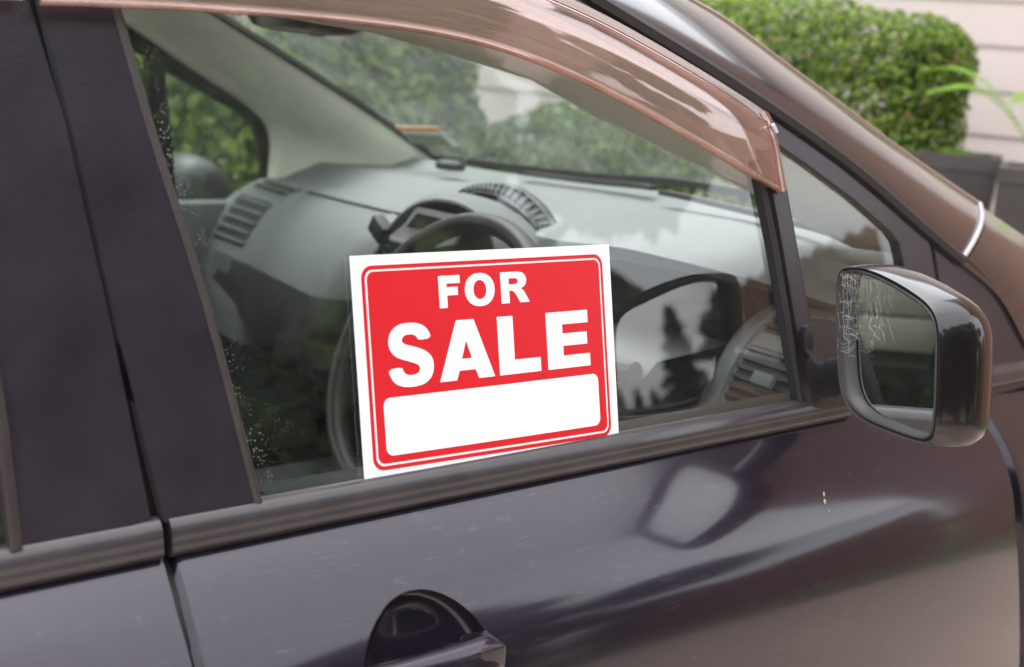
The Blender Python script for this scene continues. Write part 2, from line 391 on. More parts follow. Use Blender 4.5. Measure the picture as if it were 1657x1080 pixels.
# ------------------------------------------------------------------ house in front: weatherboards on a wall
WP = Vector((3.98, 1.92, 0)); WD = Vector((math.cos(rad(115)), math.sin(rad(115)), 0)); WN = Vector((-WD.y, WD.x, 0))
if WN.dot(CAM-WP) < 0: WN = -WN
def boards(house, P, D, Nn, s0, s1, z0, z1, pitch, mat):
    k = 0; z = z0
    prof = [(0, 0), (.022, 0), (.022, .012), (.010, pitch+.012), (0, pitch+.012)]
    a, b = P+D*s0, P+D*s1
    V = []
    for q in (a, b):
        for n_, h in prof: V.append((q+Nn*n_+Vector((0, 0, h))))
    m = len(prof); F = [tuple(range(m)), tuple(range(2*m-1, m-1, -1))]+[(j, (j+1) % m, m+(j+1) % m, m+j) for j in range(m)]
    first = None
    while z < z1:
        if first is None:
            first = mesh('board', V, F, mat, house, False); o = first
        else:
            o = first.copy(); COL.objects.link(o); o.parent = house
        o.location = (0, 0, z); z += pitch
house = empty('weatherboard_house')
boards(house, WP, WD, WN, -1.0, 5.5, .3, 2.9, .172, WALLP)
a, b = WP+WD*-1.0-WN*.02, WP+WD*5.5-WN*.02
plate('wall_frame', [a, b, b+Vector((0, 0, 2.95)), a+Vector((0, 0, 2.95))], .12, -WN, WALLP, house)
c1, c2 = WP+WD*-1.0+WN*.45, WP+WD*5.8+WN*.45
plate('roof', [c1+Vector((0, 0, 2.95)), c2+Vector((0, 0, 2.95)), c2-WN*3.2+Vector((0, 0, 4.3)), c1-WN*3.2+Vector((0, 0, 4.3))], .08, (0, 0, 1), ROOFT, house)
plate('foundation', [a+WN*.01, b+WN*.01, b+WN*.01+Vector((0, 0, .3)), a+WN*.01+Vector((0, 0, .3))], .1, -WN, CONC, house)
tag(house, 'pale pink grey weatherboard house wall behind the clipped hedge and black planters', 'house')
house.location = (0, 0, 0)

# ------------------------------------------------------------------ leaves
def leafmesh(name, pos, nrm, size, mats, weights, parent=None, long=1.5, kind=None):
    n = len(pos)
    a = rng.normal(size=(n, 3)); nrm = nrm+rng.normal(size=(n, 3))*.55; nrm /= np.linalg.norm(nrm, axis=1)[:, None]
    t = a-(a*nrm).sum(1)[:, None]*nrm; t /= np.linalg.norm(t, axis=1)[:, None]+1e-9; b = np.cross(nrm, t)
    s = (size*rng.uniform(.6, 1.35, n))[:, None]
    V = np.empty((n, 4, 3)); V[:, 0] = pos-t*s*long*.5; V[:, 1] = pos+b*s*.42+nrm*s*.12; V[:, 2] = pos+t*s*long*.5; V[:, 3] = pos-b*s*.42+nrm*s*.12
    me = bpy.data.meshes.new(name); me.vertices.add(n*4); me.vertices.foreach_set('co', V.ravel())
    me.loops.add(n*4); me.loops.foreach_set('vertex_index', np.arange(n*4)); me.polygons.add(n)
    me.polygons.foreach_set('loop_start', np.arange(n)*4)
    for m in mats: me.materials.append(m)
    me.polygons.foreach_set('material_index', rng.choice(len(mats), n, p=np.array(weights)/sum(weights)).astype(np.int32))
    me.update(calc_edges=True)
    o = bpy.data.objects.new(name, me); COL.objects.link(o)
    if parent is not None: o.parent = parent
    return o
def lump(p, s=1.0):
    return (np.sin(p[:, 0]*5.1*s+1.3)+np.sin(p[:, 1]*4.7*s+.4)+np.sin(p[:, 2]*5.9*s+2.2)+np.sin((p[:, 0]+p[:, 2])*9.3*s)*.6+np.sin((p[:, 1]-p[:, 2])*11.*s)*.6)/4
def hedge(name, P0, D, length, thick, h, n, size, weights, label, cat, lum=.07, base=.08, round_=.22, top_w=None):
    root = empty(name, P0); D = Vector(D).normalized(); Nn = Vector((-D.y, D.x, 0))
    q = rng.uniform(-1, 1, (n, 3)); ax = rng.integers(0, 3, n); sg = np.where(rng.random(n) < .5, -1, 1)
    # choose points on the shell of a rounded box, pushed inwards by a random amount
    hx, hy, hz = length/2, thick/2, (h-base)/2
    pr = np.array([hy*hz, hx*hz, hx*hy]); ax = rng.choice(3, n, p=pr/pr.sum()); q[np.arange(n), ax] = sg
    nr = np.zeros((n, 3)); nr[np.arange(n), ax] = sg
    p = q*[hx, hy, hz]; r = round_
    inner = np.clip(p, [-hx+r, -hy+r, -hz+r], [hx-r, hy-r, hz-r]); dd = p-inner; ln = np.linalg.norm(dd, axis=1)
    k = ln > 1e-6; nr[k] = dd[k]/ln[k][:, None]; p[k] = inner[k]+nr[k]*r
    dep = np.where(rng.random(n) < .35, rng.uniform(0, .26, n), rng.exponential(.05, n)); p = p+nr*(lump(p, 1.3)*lum-dep)[:, None]
    Wd = np.array([[D.x, D.y, 0], [Nn.x, Nn.y, 0], [0, 0, 1]])
    pw = p@Wd+np.array([D.x*hx, D.y*hx, base+hz]); nw = nr@Wd; nw[:, 2] += .45
    leafmesh('foliage', pw, nw, size, LF, weights, root)
    # woody stems inside
    for i in range(max(3, int(length/.5))):
        s = (i+.5)/max(3, int(length/.5))*length
        pts = [Vector((0, 0, 0))+D*s, D*(s+random.uniform(-.08, .08))+Nn*random.uniform(-.05, .05)+Vector((0, 0, h*.35)), D*(s+random.uniform(-.15, .15))+Nn*random.uniform(-.1, .1)+Vector((0, 0, h*.8))]
        tube('stem', catmull(pts, 4), .022, BARK, root, 7, Vector((1, 0, 0)), lambda t: 1-.75*t)
    tag(root, label, cat); return root
hedge('clipped_hedge', (3.235, 1.49, 0), (math.cos(rad(116)), math.sin(rad(116)), 0), 1.22, .75, 1.555, 62000, .0175, [.22, .40, .34, .022],
      'clipped small-leaved green hedge with russet tips beside the black planters', 'hedge', .055)
hedge('leafy_hedge', (-1.6, 3.15, 0), (1, .05, 0), 3.9, 1.0, 2.05, 60000, .042, [.22, .42, .34, .0],
      'tall bright green leafy hedge seen through the far side window of the car', 'hedge', .10)
def shrub(name, P, rx, rz, zc, n, size, weights, label, mats=LF, cat='shrub'):
    root = empty(name, P)
    d = rng.normal(size=(n, 3)); d /= np.linalg.norm(d, axis=1)[:, None]
    rr = 1-rng.exponential(.14, n).clip(0, .8); p = d*rr[:, None]*[rx, rx, rz]; p += d*(lump(p+P[0], 1.8)*.22*rx)[:, None]; p[:, 2] += zc
    leafmesh('foliage', p, d+[0, 0, .4], size, mats, weights, root)
    for i in range(4):
        a = random.uniform(0, 6.3); tube('stem', catmull([Vector((.05*math.cos(a), .05*math.sin(a), 0)), Vector((rx*.25*math.cos(a), rx*.25*math.sin(a), zc*.6)), Vector((rx*.5*math.cos(a), rx*.5*math.sin(a), zc+rz*.3))], 4), .018, BARK, root, 6, Vector((1, 0, 0)), lambda t: 1-.7*t)
    tag(root, label, cat); return root
def along(u, v, dist): return CAM+ray(u, v)*dist
def ground_under(u, v, dist): q = along(u, v, dist); return (q.x, q.y, 0)
shrub('upright_shrub', ground_under(672, 130, 4.6), .30, .62, .82, 7000, .034, [.5, .42, .08, 0], 'upright dark green shrub beyond the windscreen label, against the pale wall')
shrub('round_shrub', ground_under(905, 240, 4.7), .42, .36, .78, 6000, .032, [.45, .45, .10, 0], 'low rounded green shrub beyond the windscreen, between the upright shrub and clipped hedge')
shrub('spindly_shrub', ground_under(560, 150, 4.9), .42, .75, .95, 6000, .036, [.25, .5, .25, 0], 'loose light green shrub beyond the windscreen, beside the tall leafy hedge')

# ------------------------------------------------------------------ planters, ferns and other plants by the wall
def planter(P, yaw, wd, h, label):
    root = empty('tall_planter', P); R3 = Matrix.Rotation(yaw, 3, 'Z'); t = wd/2; bt = t*.70; wl = .022
    def ring(s, z): return [R3 @ Vector((x*s, y*s, z)) for x, y in ((-1, -1), (1, -1), (1, 1), (-1, 1))]
    rings = [ring(bt, 0), ring(t*.97, h-.05), ring(t, h-.048), ring(t, h-.003), ring(t-.003, h), ring(t-wl, h), ring(t-wl-.002, h-.004), ring(t-wl-.01, h-.12)]
    b = loft('pot', rings, PLANTER, root, True, False, 20)
    plate('soil', ring(t-wl-.006, h-.085), .02, (0, 0, 1), SOIL, root)
    tag(root, label, 'planter'); return root
PH_ = 1.12
pA = along(1545, 240, 3.95); pB = along(1712, 252, 3.80)
yawp = rad(27)
planter((pA.x+.12, pA.y+.08, 0), yawp, .30, 1.125, 'tall tapered black planter between the clipped hedge and the fern planter')
planter((pB.x+.13, pB.y+.06, 0), yawp, .32, 1.112, 'tall tapered black planter holding the lime green fern')
def frond(root, P, az, length, rise, droop, wid, mat, n=26):
    dv = Vector((math.cos(az), math.sin(az), 0)); sdv = Vector((-dv.y, dv.x, 0)); V, F = [], []
    def pt(t): return Vector(P)+dv*(length*t)+Vector((0, 0, rise*math.sin(min(1, t*1.25)*math.pi/2)-droop*t*t))
    for i in range(n):
        t = .10+.9*i/n; p = pt(t); tg = (pt(t+.02)-pt(t-.02)).normalized(); ln = wid*math.sin(math.pi*min(1, (t*.93+.07)))**.7*(1-.25*t)
        for sg in (-1, 1):
            dr = (sdv*sg+tg*.45+Vector((0, 0, -.12))).normalized(); k = len(V); hw = length/n*.42
            V += [p-tg*hw, p+tg*hw, p+dr*ln+tg*hw*.3+Vector((0, 0, -.012))]; F.append((k, k+1, k+2))
    for i in range(12):
        p, q = pt(i/12), pt((i+1)/12); k = len(V); V += [p-sdv*.002, p+sdv*.002, q+sdv*.002, q-sdv*.002]; F.append((k, k+1, k+2, k+3))
    return mesh('frond', V, F, mat, root, False, fix=False)
def fern(P, angs, label, length=.42):
    root = empty('fern', P)
    for az, ln, rs, dr in angs: frond(root, (0, 0, 0), rad(az), length*ln, rs, dr, .10, FERN)
    tag(root, label, 'fern')
fb = Vector((pB.x+.13, pB.y+.06, 1.05))
fern(fb, [(118, 1.25, .36, .03), (126, 1.15, .33, .07), (60, .9, .34, .1), (-30, .9, .32, .14), (-80, .8, .34, .12), (200, .7, .3, .2), (300, .7, .36, .08)],
     'lime green fern arching out of the tall black planter by the house wall', .36)
fa = Vector((pA.x+.12, pA.y+.08, 1.03))
fern(fa, [(-40, .42, .16, .18), (-70, .46, .14, .24), (20, .4, .16, .12), (120, .4, .15, .1), (200, .38, .17, .12)], 'small green fern drooping over the rim of the planter next to the hedge', .40)
def blades(name, P, n, ln, mats, label, spread=.5):
    root = empty(name, P)
    for i in range(n):
        az = random.uniform(0, 6.28); sp = random.uniform(.1, spread); l_ = ln*random.uniform(.65, 1.1); V, F = [], []; d = Vector((math.cos(az), math.sin(az), 0)); s_ = Vector((-d.y, d.x, 0))
        for j in range(6):
            t = j/5; c = d*(sp*l_*t*t+.02)+Vector((0, 0, l_*(t-.25*sp*t*t))); hw = .011*(1-t)**.6+.0006
            V += [c-s_*hw, c+d*hw*.4, c+s_*hw]
        for j in range(5):
            for q in range(2): F.append((j*3+q, j*3+q+1, j*3+q+4, j*3+q+3))
        mesh('blade', V, F, random.choice(mats), root, False, fix=False)
    tag(root, label, 'plant'); return root
rp = along(1680, 400, 3.1)
blades('red_leaved_plant', (rp.x, rp.y, 0), 40, 1.02, [REDLEAF, REDLEAF, PALELEAF], 'spiky red and straw coloured plant in front of the black planters', .55)

# ------------------------------------------------------------------ the car for sale
car = empty('parked_car')
def gplane(off): return lambda x, z: (z-1)*TG-off/math.cos(math.atan(TG))
# lower door skin: outward offset below the belt, from the tilt of the sheet metal
_d = [.0, .018, .05, .085, .12, .155, .20, .28, .40, .60, .80]
_phi = [57, 56, 49, 35, 17.5, 9, 6, 4, 2, -3, -8]
_O = [0.0]
DD = np.linspace(0, .8, 801); PHI = np.interp(DD, _d, _phi)
PHI = np.convolve(np.pad(PHI, 20, mode='edge'), np.ones(41)/41, mode='valid')
OO = np.concatenate([[0], np.cumsum(np.tan(np.radians(PHI))[:-1]*(DD[1]-DD[0]))]); OO = OO-np.interp(.018, DD, OO)+.0015
def skin(x, z):
    d = min(max(1-z, 0), .8); k = d/.8*800; i = min(int(k), 799); o = OO[i]+(OO[i+1]-OO[i])*(k-i)
    return -o+.10*max(0, x-.55)**2+.05*max(0, -.2-x)**2
def line3(pts, f): return [xz(f(u, v)) for u, v in pts]
G = lambda u, v: atg(u, v)
SK = lambda u, v: ats(u, v, skin)

# ---- front door skin with handle recess
hc = [SK(u, v) for u, v in [(582, 1060), (600, 1015), (640, 970), (690, 951), (735, 962), (770, 992), (790, 1025)]]
hx0, hx1 = hc[0].x, hc[-1].x; hcx = (hx0+hx1)/2; htop = hc[3].z; hr = (hx1-hx0)/2+.003; hcz = htop-hr*.98
recess = [(hcx+hr*math.cos(t), hcz+hr*.98*math.sin(t)) for t in np.linspace(0, 2*math.pi, 41)[:-1]]
lft = line3([(283, 893), (297, 935), (314, 1000), (333, 1078)], SK)
rgtE = line3([(1593, 682), (1620, 727), (1637, 775), (1645, 850), (1652, 1070)], SK)
zt = .9815
fd = [(lft[0][0], zt)]+lft[1:]+[(lft[-1][0]+.012, .62), (lft[-1][0]+.02, .34), (rgtE[-1][0]-.02, .34)]+[(rgtE[-1][0], .62)]+rgtE[::-1]+[(rgtE[0][0]-.012, zt)]
fd_ = [fd[0]]
for p in fd[1:]:
    if (Vector(p)-Vector(fd_[-1])).length > .004: fd_.append(p)
fdoor = panel('front_door', fd_, skin, PAINT, car, .022, .0035, .002, .018, holes=[recess])
# recess bowl
rings = []
for k, (s, dp) in enumerate(((1.0, .001), (.985, .006), (.94, .014), (.82, .022), (.6, .028), (.3, .031), (.02, .032))):
    rings.append([Vector((hcx+(x-hcx)*s, skin(hcx+(x-hcx), hcz+(z-hcz)*s)+dp, hcz+(z-hcz)*s)) for x, z in recess])
loft('handle_recess', rings, PAINT, fdoor, True, False, 80)
# handle bar
hp = []
a, b = SK(430, 1122), SK(792, 1030)
n = 48; rings = []
for i in range(n):
    t = (1-math.cos(math.pi*i/(n-1)))/2; e = min(1, math.sqrt(max(0, 1-abs(2*t-1)**16))+.02)
    c = Vector(a).lerp(Vector(b), t); off = .026+.005*math.sin(math.pi*t); hh = .0145*e; dd = .0075*e
    ybase = skin(c.x, c.z)
    ring = []
    for q in range(16):
        th = 2*math.pi*q/16; cx_, cy_ = math.cos(th), math.sin(th)
        cx_ = math.copysign(abs(cx_)**.6, cx_); cy_ = math.copysign(abs(cy_)**.6, cy_)
        ring.append(Vector((c.x, ybase-off+.012-dd*cx_+.35*hh*cy_, c.z-.007+hh*cy_)))
    rings.append(ring)
hb = loft('door_handle', rings, PAINT, fdoor, True, True, 60)
for t in (.08, .93):
    c = Vector(a).lerp(Vector(b), t); y = skin(c.x, c.z)
    box('handle_mount', (c.x-.012, y-.022, c.z-.018), (c.x+.012, y+.006, c.z+.004), PAINT, fdoor, .004)

# ---- rear door skin
rr_ = line3([(264, 899), (271, 928), (290, 1000), (312, 1078)], SK)
rd = [(rr_[0][0], zt)]+rr_[1:]+[(rr_[-1][0]+.012, .62), (rr_[-1][0]+.02, .34), (-1.15, .34), (-1.2, .6), (-1.2, zt)]
rdoor = panel('rear_door', rd, skin, PAINT, car, .022, .0035, .002, .022)
# ---- front wing (below the belt)
fl = line3([(1604, 676), (1631, 722), (1649, 772), (1657, 850), (1664, 1070)], SK)
fe = [(fl[0][0]-.004, zt+.0)]+fl+[(fl[-1][0], .62), (fl[-1][0]-.02, .40), (fl[-1][0]+.10, .36), (fl[-1][0]+.16, .55), (1.35, .68), (1.62, .66), (1.80, .5), (1.86, .40), (1.98, .42), (1.98, .80), (1.6, .93), (1.25, zt)]
fe_ = [fe[0]]
for p in fe[1:]:
    if (Vector(p)-Vector(fe_[-1])).length > .004: fe_.append(p)
wing = panel('front_wing', fe_, lambda x, z: skin(x, z)+.06*max(0, x-1.25)**2, PAINT, car, .02, .0035, .002, .025)
# jamb behind the gaps
box('door_jamb', (-.26, .02, .32), (-.05, .06, .985), PAINT_IN, car)
jb = [Vector((x, 0, z)) for x, z in rr_]
sweep('jamb_seal', [Vector((x+.004, skin(x, z)+.024, z)) for x, z in [(rr_[0][0]-.001, .985)]+rr_+[(rr_[-1][0]+.014, .6)]], [(-.003, -.013), (.003, -.013), (.003, .013), (-.003, .013)], Vector((0, -1, 0)), PAINT_IN, car)
sweep('jamb_seal', [Vector((x+.003, skin(x, z)+.02, z)) for x, z in rgtE+[(rgtE[-1][0], .6)]], [(-.003, -.012), (.003, -.012), (.003, .012), (-.003, .012)], Vector((0, -1, 0)), PAINT_IN, car)
box('sill', (-1.2, -.10, .22), (1.0, .10, .335), PAINT, car, .02)

# ---- belt mouldings: stepped rubber strip
MP = [(-.002, .0035), (.003, .0038), (.0065, .0022), (.0095, -.0018), (.0112, -.0062), (.0116, -.0088), (.0113, -.0104), (.0122, -.0124), (.0126, -.0165), (.0116, -.0200), (.0085, -.0222), (-.004, -.0225)]
def belt(x0, x1, parent, name='belt_moulding', n=24, tail=0):
    pts = [Vector((x0+(x1-x0)*i/n, 0, 1.0)) for i in range(n+1)]
    rings = [[Vector((p.x, p.y-a_+tail*max(0, p.x-.55)**2, p.z+c_)) for a_, c_ in MP] for p in pts]
    return loft(name, rings, MOULD, parent, True, True, 50)
bx0 = atg(270, 868).x; bx1 = atg(1366, 655).x
belt(bx0, bx1, fdoor)
rx1 = atg(256, 872).x
belt(-1.2, rx1, rdoor)

# ---- B pillar films, window seals, glass
gap_r = [(62, 0), (96, 140), (128, 272), (190, 552), (263, 843)]
gap_l = [(44, 6), (100, 190), (175, 520), (243, 852)]
gl_edge = [(178, 0), (184, 20), (240, 215), (330, 500), (413, 816)]
pr1 = line3(gap_r, G); pr2 = line3(gl_edge, G)
def ext(p, q, z): t = (z-p[1])/(q[1]-p[1]); return (p[0]+(q[0]-p[0])*t, z)
ZT = 1.40
bp = [ext(pr1[0], pr1[2], ZT)]+pr1[1:]+[(pr1[-1][0]+.003, 1.0005), (pr2[-1][0], 1.0005)]+pr2[::-1][1:]+[ext(pr2[0], pr2[2], ZT)]
panel('pillar_film', bp, gplane(.0055), SATIN, fdoor, .012, .002, .0012, .03)
sp = [Vector((x, (z-1)*TG, z))+NG*.003 for x, z in [ext(pr2[0], pr2[2], ZT)]+pr2[1:]]
sweep('window_seal', catmull(sp, 5), [(-.004, -.0032), (.0032, -.0028), (.0040, 0), (.0030, .0028), (-.004, .0032)], NG, BROWNSEAL, fdoor)
pl = line3(gap_l, G); pleft = line3([(8, 700), (30, 890)], G)
rp_ = [ext(pl[0], pl[1], ZT)]+pl[1:]+[(pl[-1][0]+.002, 1.0005), (pleft[1][0], 1.0005), pleft[0], (pleft[0][0]-.012, 1.25), (pleft[0][0]-.03, ZT)]
panel('pillar_film', rp_, gplane(.0055), SATIN, rdoor, .012, .002, .0012, .03)
q = [(pleft[1][0], 1.0), pleft[0], (pleft[0][0]-.012, 1.25), (pleft[0][0]-.03, ZT)]
sweep('window_seal', [Vector((x-.003, (z-1)*TG, z))+NG*.004 for x, z in q], [(-.004, -.004), (.004, -.0035), (.005, 0), (.004, .0035), (-.004, .004)], NG, BROWNSEAL, rdoor)
panel('window_glass', [(q[0][0]-.004, .99), (q[3][0]-.004, ZT), (-1.05, ZT-.02), (-1.15, .99)], gplane(-.002), DARKGLASS, rdoor, .003, .001, 0, .1)
# black channel between the doors
chan = [Vector((ext(pr1[0], pr1[2], ZT)[0]-.012, (ZT-1)*TG+.012, ZT))]+[Vector((x-.011, (z-1)*TG+.012, z)) for x, z in pr1[1:]]+[Vector((pr1[-1][0]-.008, .012, .975))]
sweep('pillar_channel', chan, [(-.01, -.022), (.0, -.022), (.002, -.004), (.006, .0), (.006, .008), (.0, .012), (-.01, .018)], NG, RUBBER, car)

div_l = line3([(1222, 290), (1244, 400), (1287, 655)], G); div_r = line3([(1262, 290), (1282, 400), (1328, 655)], G)
top_px = [(1262, 258), (1100, 150), (1000, 92), (900, 40), (800, -5), (650, -60), (500, -95), (300, -118), (140, -125)]
tp = line3(top_px, G)
wg = [(pr2[-1][0]-.002, .985), (div_l[-1][0]+.004, .985), (div_l[0][0]+.004, div_l[0][1])]+tp[1:]+[ext(pr2[0], pr2[2], tp[-1][1])]
panel('window_glass', wg, gplane(-.002), SGLASS, fdoor, .0035, .001, 0, .04)
qd = [div_l[0], ext(div_l[0], div_l[2], 1.225)]
dv = [div_l[2], div_l[1], div_l[0], ext(div_l[0], div_l[1], 1.24), ext(div_r[0], div_r[1], 1.24), div_r[0], div_r[1], div_r[2]]
dL = line3([(1240, 290), (1260, 400), (1303, 655)], G)
panel('window_divider', [dL[2], dL[1], dL[0], ext(dL[0], dL[1], 1.24), ext(div_r[0], div_r[1], 1.24), div_r[0], div_r[1], div_r[2]], gplane(.006), SATIN, fdoor, .012, .0015, .001, .02)
sweep('divider_seal', [Vector((x+.0035, (z-1)*TG, z))+NG*.002 for x, z in [div_l[2], div_l[1], div_l[0], ext(div_l[0], div_l[1], 1.23)]], [(-.006, -.0042), (.003, -.0042), (.0045, 0), (.003, .0045), (-.006, .0045)], NG, RUBBER, fdoor)
sweep('divider_seal', [Vector((x, (z-1)*TG, z))+NG*.002 for x, z in [div_r[2], div_r[1], div_r[0], ext(div_r[0], div_r[1], 1.23)]], [(-.005, -.0015), (.003, -.0015), (.003, .0015), (-.005, .0015)], NG, RUBBER, fdoor)
qg = line3([(1262, 238), (1300, 265), (1380, 325), (1440, 374), (1452, 392), (1458, 440), (1440, 640), (1322, 655)], G)
panel('quarter_glass', qg, gplane(-.002), SGLASS, fdoor, .0035, .001, 0, .04)

# door frame above the quarter window and the window tops
fo = line3([(80, -175), (300, -168), (520, -145), (680, -110), (820, -62), (950, 2), (1059, 68), (1170, 138), (1298, 224), (1387, 288), (1480, 366), (1497, 384), (1504, 420), (1512, 470)], G)
fi = line3([(1462, 470), (1456, 420), (1449, 391), (1437, 374), (1378, 322), (1300, 264), (1253, 232), (1200, 198), (1100, 132), (1000, 74), (900, 22), (800, -22), (650, -76), (500, -110), (300, -134), (80, -142)], G)
panel('window_frame', fo+fi, gplane(.005), SATIN, fdoor, .014, .002, .0012, .03)
sail_arc = line3([(1506, 390), (1540, 408), (1575, 437), (1610, 478), (1640, 530), (1658, 570), (1672, 620)], G)
sail = sail_arc+line3([(1600, 640), (1518, 652), (1518, 470), (1514, 440)], G)
panel('sail_panel', sail, gplane(.004), SATIN, car, .014, .002, .0012, .02)
panel('sail_panel', line3([(1466, 470), (1512, 474), (1515, 655), (1330, 662), (1330, 640), (1440, 640)], G), gplane(.001), SATIN, car, .012, .0015, .001, .03)
belt(atg(1560, 640).x, 1.30, wing, 'belt_moulding', 8)

# ---- A pillar and cant rail
seal_px = [(955, 0), (1059, 63), (1170, 130), (1298, 216), (1387, 281), (1483, 366), (1552, 424)]
sil = [((1115, 0), .255), ((1190, 46), .243), ((1261, 100), .23), ((1354, 167), .212), ((1446, 237), .19), ((1520, 289), .172), ((1583, 331), .155)]
Lp = [Vector((-1.6, .105, 1.425)), Vector((-.9, .112, 1.437)), Vector((-.4, .112, 1.435)), Vector((-.05, .104, 1.42)), Vector((.12, .095, 1.398))]+[atg(u, v, .004) for u, v in seal_px]
Sp = [Vector((-1.6, .36, 1.515)), Vector((-.9, .37, 1.535)), Vector((-.4, .37, 1.53)), Vector((.0, .345, 1.51)), Vector((.26, .30, 1.462))]+[aty(u, v, y) for (u, v), y in sil]
Lc, Sc = relax(catmull(Lp, 6), 12), relax(catmull(Sp, 6), 12)
rings = []
def pill(Lq, Sq):
    d = Sq-Lq; outw = Vector((0, -1, .95)).normalized(); outw = (outw-d.normalized()*outw.dot(d.normalized())).normalized()
    c = []
    for i in range(13):
        t = i/12; c.append(Lq.lerp(Sq, t)+outw*(.016*4*t*(1-t)*(1.3-.7*t)))
    c += [Sq+Vector((.004, .006, -.010)), Sq+Vector((-.006, .004, -.024)), Lq+Vector((0, .05, -.012)), Lq+Vector((0, .018, -.004))]
    return c
rings = [pill(a_, b_) for a_, b_ in zip(Lc, Sc)]
apil = loft('windscreen_pillar', rings, PAINT, car, True, True, 28)
sweep('pillar_seal', [p+NG*.004 for p in Lc], [(-.008, -.0075), (.002, -.007), (.005, -.002), (.002, .004), (-.008, .005)], NG, RUBBER, apil)
sweep('windscreen_moulding', [p+Vector((.002, .002, .002)) for p in Sc[18:]], [(-.004, -.003), (.0015, -.003), (.0025, 0), (.0015, .003), (-.004, .003)], Vector((0, -.3, 1)), prin('pillar_edge_trim', (.30, .22, .18), .35, .3), apil)
# wing top / cowl piece beyond the seam
sec = [(((1590, 336), .1525), ((1559, 429), .019)), (((1657, 382), .138), ((1618, 482), .010)), (((1740, 438), .12), ((1664, 566), -.004)), (((1860, 520), .10), ((1700, 640), -.010)), (((1990, 610), .09), ((1800, 700), -.02))]
rings = []
for (p, y1), (q_, y2) in sec:
    rings.append([c for c in pill(aty(*q_, y2), aty(*p, y1))])
rr2 = []
for j in range(len(rings[0])): rr2.append(catmull([r[j] for r in rings], 5))
loft('wing_top', [[rr2[j][i] for j in range(len(rr2))] for i in range(len(rr2[0]))], PAINT, car, True, True, 28)
sm = pill(Lc[-1], Sc[-1])[:14]
tube('seam_strip', [p+Vector((.003, -.0006, .001)) for p in sm], .0030, prin('grey_seam', (.34, .33, .36), .35, .3), apil, 8, NG)
ar = catmull([Vector((x, (z-1)*TG, z))+NG*.004 for x, z in sail_arc], 4)
sweep('sail_seal', ar, [(-.006, -.0032), (.002, -.003), (.003, 0), (.002, .003), (-.006, .0032)], NG, RUBBER, car)

# ---- roof, headliner, bonnet, rear end, far side shell
Sr = [p for p in Sc if p.x < .27]
def mir(p): return Vector((p.x, 1.6-p.y, p.z))
rings = []
for p in Sr:
    m_ = mir(p); rings.append([p.lerp(m_, i/10)+Vector((.10*math.sin(math.pi*i/10)*max(0, min(1, (p.x+.4)/.6)), 0, .035*math.sin(math.pi*i/10))) for i in range(11)])
roof = loft('roof', rings, PAINT, car, False, False, 60)
loft('headliner', [[v+Vector((0, 0, -.03)) for v in r] for r in rings], CREAM, car, False, False, 60)
# bonnet
rings = []
for x, z, y0 in ((1.06, 1.075, .10), (1.2, 1.05, .07), (1.5, .985, .05), (1.8, .89, .07), (1.98, .78, .14), (2.02, .62, .16)):
    rings.append([Vector((x-.10*abs(2*i/12-1)**2.2, y0+(1.6-2*y0)*i/12, z-.03*abs(2*i/12-1)**2)) for i in range(13)])
loft('bonnet', rings, PAINT, car, False, False, 60)
box('bumper', (1.86, .02, .25), (2.06, 1.58, .64), PAINT, car, .05)
box('rear_bulkhead', (-1.62, .05, .3), (-1.58, 1.55, 1.0), DASHD, car, .01)
plate('rear_window', [(-1.6, .2, 1.0), (-1.6, 1.4, 1.0), (-1.6, 1.25, 1.5), (-1.6, .35, 1.5)], .004, (-1, 0, 0), DARKGLASS, car)
panel('rear_quarter', [(-1.2, .34), (-1.2, 1.42), (-1.62, 1.42), (-1.62, .34)], lambda x, z: gplane(.006)(x, z) if z > 1 else skin(x, z)+.008, PAINT, car, .02, .003, .002, .03)
box('cabin_floor', (-1.6, .05, .28), (1.0, 1.55, .32), DASHD, car, .01)
box('firewall', (.98, .06, .30), (1.03, 1.54, 1.02), DASHD, car, .01)
# near door inner trim
box('door_trim', (-.12, .035, .45), (.60, .075, .985), DASHD, car, .012)
# far door
def fy(z): return 1.6-(z-1)*TG
fdr = box('far_door', (-1.4, 1.50, .34), (1.0, 1.62, .978), PAINT, car, .02)
box('far_door_trim', (-1.2, 1.46, .45), (.80, 1.50, .988), DASH, fdr, .02)
box('far_rear_pillar', (-.46, 1.45, 1.0), (-.30, 1.54, 1.45), CREAM, fdr, .01)
plate('rear_window_glass', [(-1.2, 1.592, 1.0), (-.46, 1.592, 1.0), (-.46, 1.50, 1.42), (-1.15, 1.50, 1.42)], .003, (0, 1, TG), FGLASS, fdr)
box('far_quarter_panel', (-1.62, 1.48, .34), (-1.2, 1.56, 1.44), PAINT, fdr, .02)
for z0_, z1_ in ((.735, .812), (.817, .895), (.900, .972)):
    box('door_insert', (-.34, 1.447, z0_), (.02, 1.462, z1_), CREAM, fdr, .004)
box('door_armrest', (-.30, 1.40, .655), (.16, 1.47, .715), DASHD, fdr, .02)
sweep('seat_belt', catmull([Vector((-.36, 1.44, 1.40)), Vector((-.25, 1.42, 1.0)), Vector((-.17, 1.40, .55))], 6), [(-.001, -.023), (.001, -.023), (.001, .023), (-.001, .023)], Vector((0, -1, 0)), DASHD, fdr)
